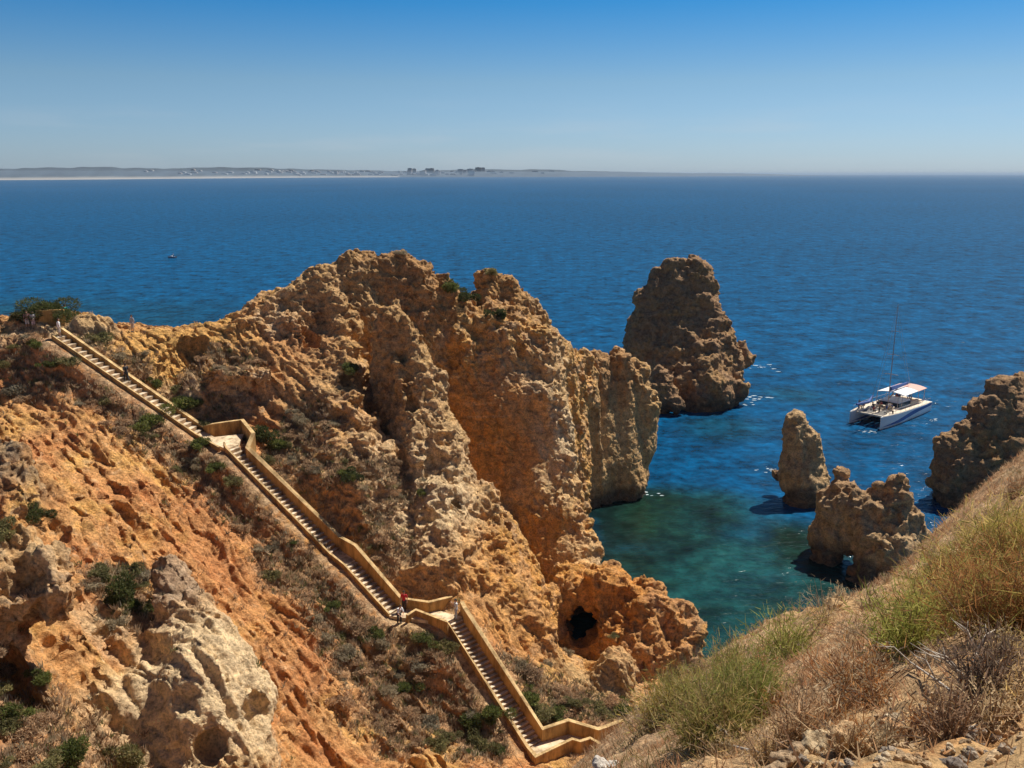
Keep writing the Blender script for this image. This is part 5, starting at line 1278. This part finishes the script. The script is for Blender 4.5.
# ------------------------------------------------------------------ far shore
def shore(p): return 180.4 - 3.2 * sstep(-80, 430, p) - 1.4 * sstep(430, 860, p)      # the shoreline recedes towards the horizon
def coast():
    n = 220; V = []; C = []
    px = np.linspace(-80, 860, n)
    rows = 7
    for i, p in enumerate(px):
        a = Wz(p, shore(p), 0)
        d = np.array([a[0], a[1]]) / np.hypot(a[0], a[1])
        hgt = (104 + 34 * noise(np.array([[p / 70., 3.3, .5]]))[0] + 10 * noise(np.array([[p / 14., 1.3, .5]]))[0]) * (1 - .55 * sstep(480, 760, p)) * (1 - sstep(740, 840, p))
        for k, (dd, hh) in enumerate([(-60, -3), (0, 3), (60, 5), (150, .25 * hgt), (900, .55 * hgt), (2500, hgt), (4500, -10)]):
            V.append((a[0] + d[0] * dd, a[1] + d[1] * dd, hh)); 
            C.append((.36, .34, .30) if k in (1, 2) and p < 400 else tuple(np.array((.045, .065, .085)) * (1 + .5 * noise(np.array([[p / 9., k * 1.7, 2.5]]))[0])))  # bluish land tint puts part of the haze into the colour
    q = [(i * rows + k, (i + 1) * rows + k, (i + 1) * rows + k + 1, i * rows + k + 1) for i in range(n - 1) for k in range(rows - 1)]
    m, nt, b = new_mat('distant_land'); at = nd(nt, 'ShaderNodeAttribute', attribute_name='tint'); nt.links.new(at.outputs['Color'], b.inputs['Base Color']); b.inputs['Roughness'].default_value = 1
    o = tag(link('distant_coast', np_mesh('distant_coast', np.array(V), np.array(q), np.array(C)), m), kind='structure')
    bv = BVHTree.FromPolygons([tuple(map(float, p)) for p in V], q)
    walls = [plain('town_wall', c, .8, .05, .01) for c in ((.40, .39, .38), (.34, .29, .26), (.46, .46, .45))]
    roofm = plain('town_roof', (.42, .20, .13), .9, .1, .01)
    src = {}
    def house(kind, mat, w, dpt, h):
        key = (kind, mat)
        name = 'apartment_block' if kind else 'town_house'
        if key not in src:
            f = MB()
            if kind:
                me = f.box((0, 0, .5), (1, 1, 1)).box((0, 0, 1.04), (.35, .35, .08)).build(name, walls[mat])
            else:
                me = f.prism([[(-.5, -.5, -.2), (.5, -.5, -.2), (.5, -.5, .7), (0, -.5, 1), (-.5, -.5, .7)], [(-.5, .5, -.2), (.5, .5, -.2), (.5, .5, .7), (0, .5, 1), (-.5, .5, .7)]]).build(name, walls[mat])
            src[key] = me; o = me
        else:
            o = src[key].copy(); COL.objects.link(o)
        o.scale = (w, dpt, h)
        return o
    rr = random.Random(5)
    for i in range(130):
        p = rr.choice([rr.gauss(445, 26), rr.gauss(320, 40), rr.uniform(120, 560), rr.gauss(430, 20), rr.uniform(180, 340), rr.uniform(250, 520)])
        ang = (p - 512) / FPX
        for _ in range(6):
            dist = rr.uniform(150, 1500)
            base = Wz(p, 178, 0); L = np.hypot(base[0], base[1]); dr = base[:2] / L
            L0 = np.hypot(*Wz(p, shore(p), 0)[:2])
            x, y = dr * (L0 + dist)
            r = bv.ray_cast(Vector((x, y, 500)), Vector((0, 0, -1)))
            if r[0] is not None and r[0].z > 3: break
        else: continue
        kind = rr.random() < (.30 if 400 < p < 490 else .06)
        s = L0 / 6500
        o = house(kind, rr.randrange(3), rr.uniform(22, 48) * s, 30 * s, (rr.uniform(20, 38) if kind else rr.uniform(8, 14)) * s)
        o.location = (x, y, r[0].z - 1)
        if kind: tag(o, 'hazy block of flats rising over the distant shore', 'building', 'blocks of flats on the far shore')
        else: tag(o, 'pale low house in the haze along the distant shore', 'house', 'houses on the far shore')
coast()

# ------------------------------------------------------------------ air, sky, sun
def air():
    f = MB(); f.box((0, 20000 - 2000, 29.5), (64000, 44000, 67))     # -4 .. 63? closed box round everything
    o = f.build('haze', None)
    o.location = (0, 0, 0)
    m = bpy.data.materials.new('haze_air'); m.use_nodes = True; nt = m.node_tree
    for n in list(nt.nodes):
        if n.type != 'OUTPUT_MATERIAL': nt.nodes.remove(n)
    out = nt.nodes[0]; vol = nd(nt, 'ShaderNodeVolumePrincipled'); vol.inputs['Density'].default_value = HAZE
    vol.inputs['Color'].default_value = (.60, .78, 1, 1); vol.inputs['Anisotropy'].default_value = .0
    nt.links.new(vol.outputs[0], out.inputs['Volume'])
    o.data.materials.append(m); tag(o, kind='stuff')
HAZE = 5e-5
USE_HAZE = True
if USE_HAZE: air()

SUN_AZ = math.radians(46); SUN_EL = math.radians(53)
S = Vector((math.cos(SUN_AZ) * math.cos(SUN_EL), math.sin(SUN_AZ) * math.cos(SUN_EL), math.sin(SUN_EL)))
sl = bpy.data.lights.new('sun', 'SUN'); sl.energy = 5.0; sl.angle = math.radians(.5); sl.color = (1, .93, .82)
so = bpy.data.objects.new('sun', sl); COL.objects.link(so); so.location = (60, 20, 120); so.rotation_euler = S.to_track_quat('Z', 'Y').to_euler()
w = bpy.data.worlds.new('World'); scene.world = w; w.use_nodes = True; nt = w.node_tree
bg = nt.nodes['Background']; sky = nt.nodes.new('ShaderNodeTexSky'); sky.sky_type = 'NISHITA'; sky.sun_disc = False
sky.sun_elevation = SUN_EL; sky.sun_rotation = math.pi / 2 - SUN_AZ; sky.altitude = 50; sky.air_density = 1.0; sky.dust_density = .3; sky.ozone_density = 1.0
bg.inputs['Strength'].default_value = .118
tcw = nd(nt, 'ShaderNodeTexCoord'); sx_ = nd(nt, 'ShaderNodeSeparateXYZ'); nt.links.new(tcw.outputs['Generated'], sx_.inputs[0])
rw = ramp(nt, [(0, (.335, .46, .76)), (.095, (.30, .43, .575)), (.173, (.085, .35, .59)), (.4, (.11, .21, .31)), (1, (.11, .17, .24))]); nt.links.new(sx_.outputs['Z'], rw.inputs['Fac'])  # upper sky, out of frame, is set darker to weaken the fill light
# a wisp of thin high cloud low on the right
mpw = nd(nt, 'ShaderNodeMapping'); mpw.inputs['Scale'].default_value = (3, 3, 26); nt.links.new(tcw.outputs['Generated'], mpw.inputs['Vector'])
nw = nd(nt, 'ShaderNodeTexNoise', Scale=1.6, Detail=5.0); nt.links.new(mpw.outputs[0], nw.inputs['Vector'])
cw = ramp(nt, [(.50, 0.), (.74, .22)]); nt.links.new(nw.outputs['Fac'], cw.inputs['Fac'])
ew = ramp(nt, [(0, 0.), (.012, 1.), (.04, 1.), (.08, 0.)]); nt.links.new(sx_.outputs['Z'], ew.inputs['Fac'])
mc = nd(nt, 'ShaderNodeMath', operation='MULTIPLY'); nt.links.new(cw.outputs['Color'], mc.inputs[0]); nt.links.new(ew.outputs['Color'], mc.inputs[1])
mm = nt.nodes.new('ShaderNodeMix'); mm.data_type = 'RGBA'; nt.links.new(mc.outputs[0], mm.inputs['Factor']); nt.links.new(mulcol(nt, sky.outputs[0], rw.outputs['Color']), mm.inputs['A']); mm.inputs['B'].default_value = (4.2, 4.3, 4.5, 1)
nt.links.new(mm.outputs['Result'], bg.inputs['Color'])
cam = bpy.data.cameras.new('camera'); co = bpy.data.objects.new('camera', cam); COL.objects.link(co)
co.location = tuple(CAM); co.rotation_euler = (math.pi / 2 - PITCH, 0, 0)
cam.sensor_fit = 'HORIZONTAL'; cam.sensor_width = 36; cam.lens = FPX / 1024 * 36; cam.clip_end = 90000; cam.clip_start = .1
scene.camera = co
vs = scene.view_settings; vs.view_transform = 'Standard'; vs.look = 'None'; vs.exposure = .30; vs.gamma = 1; vs.use_curve_mapping = False
scene.cycles.max_bounces = 4; scene.cycles.volume_bounces = 0
scene.cycles.use_denoising = True
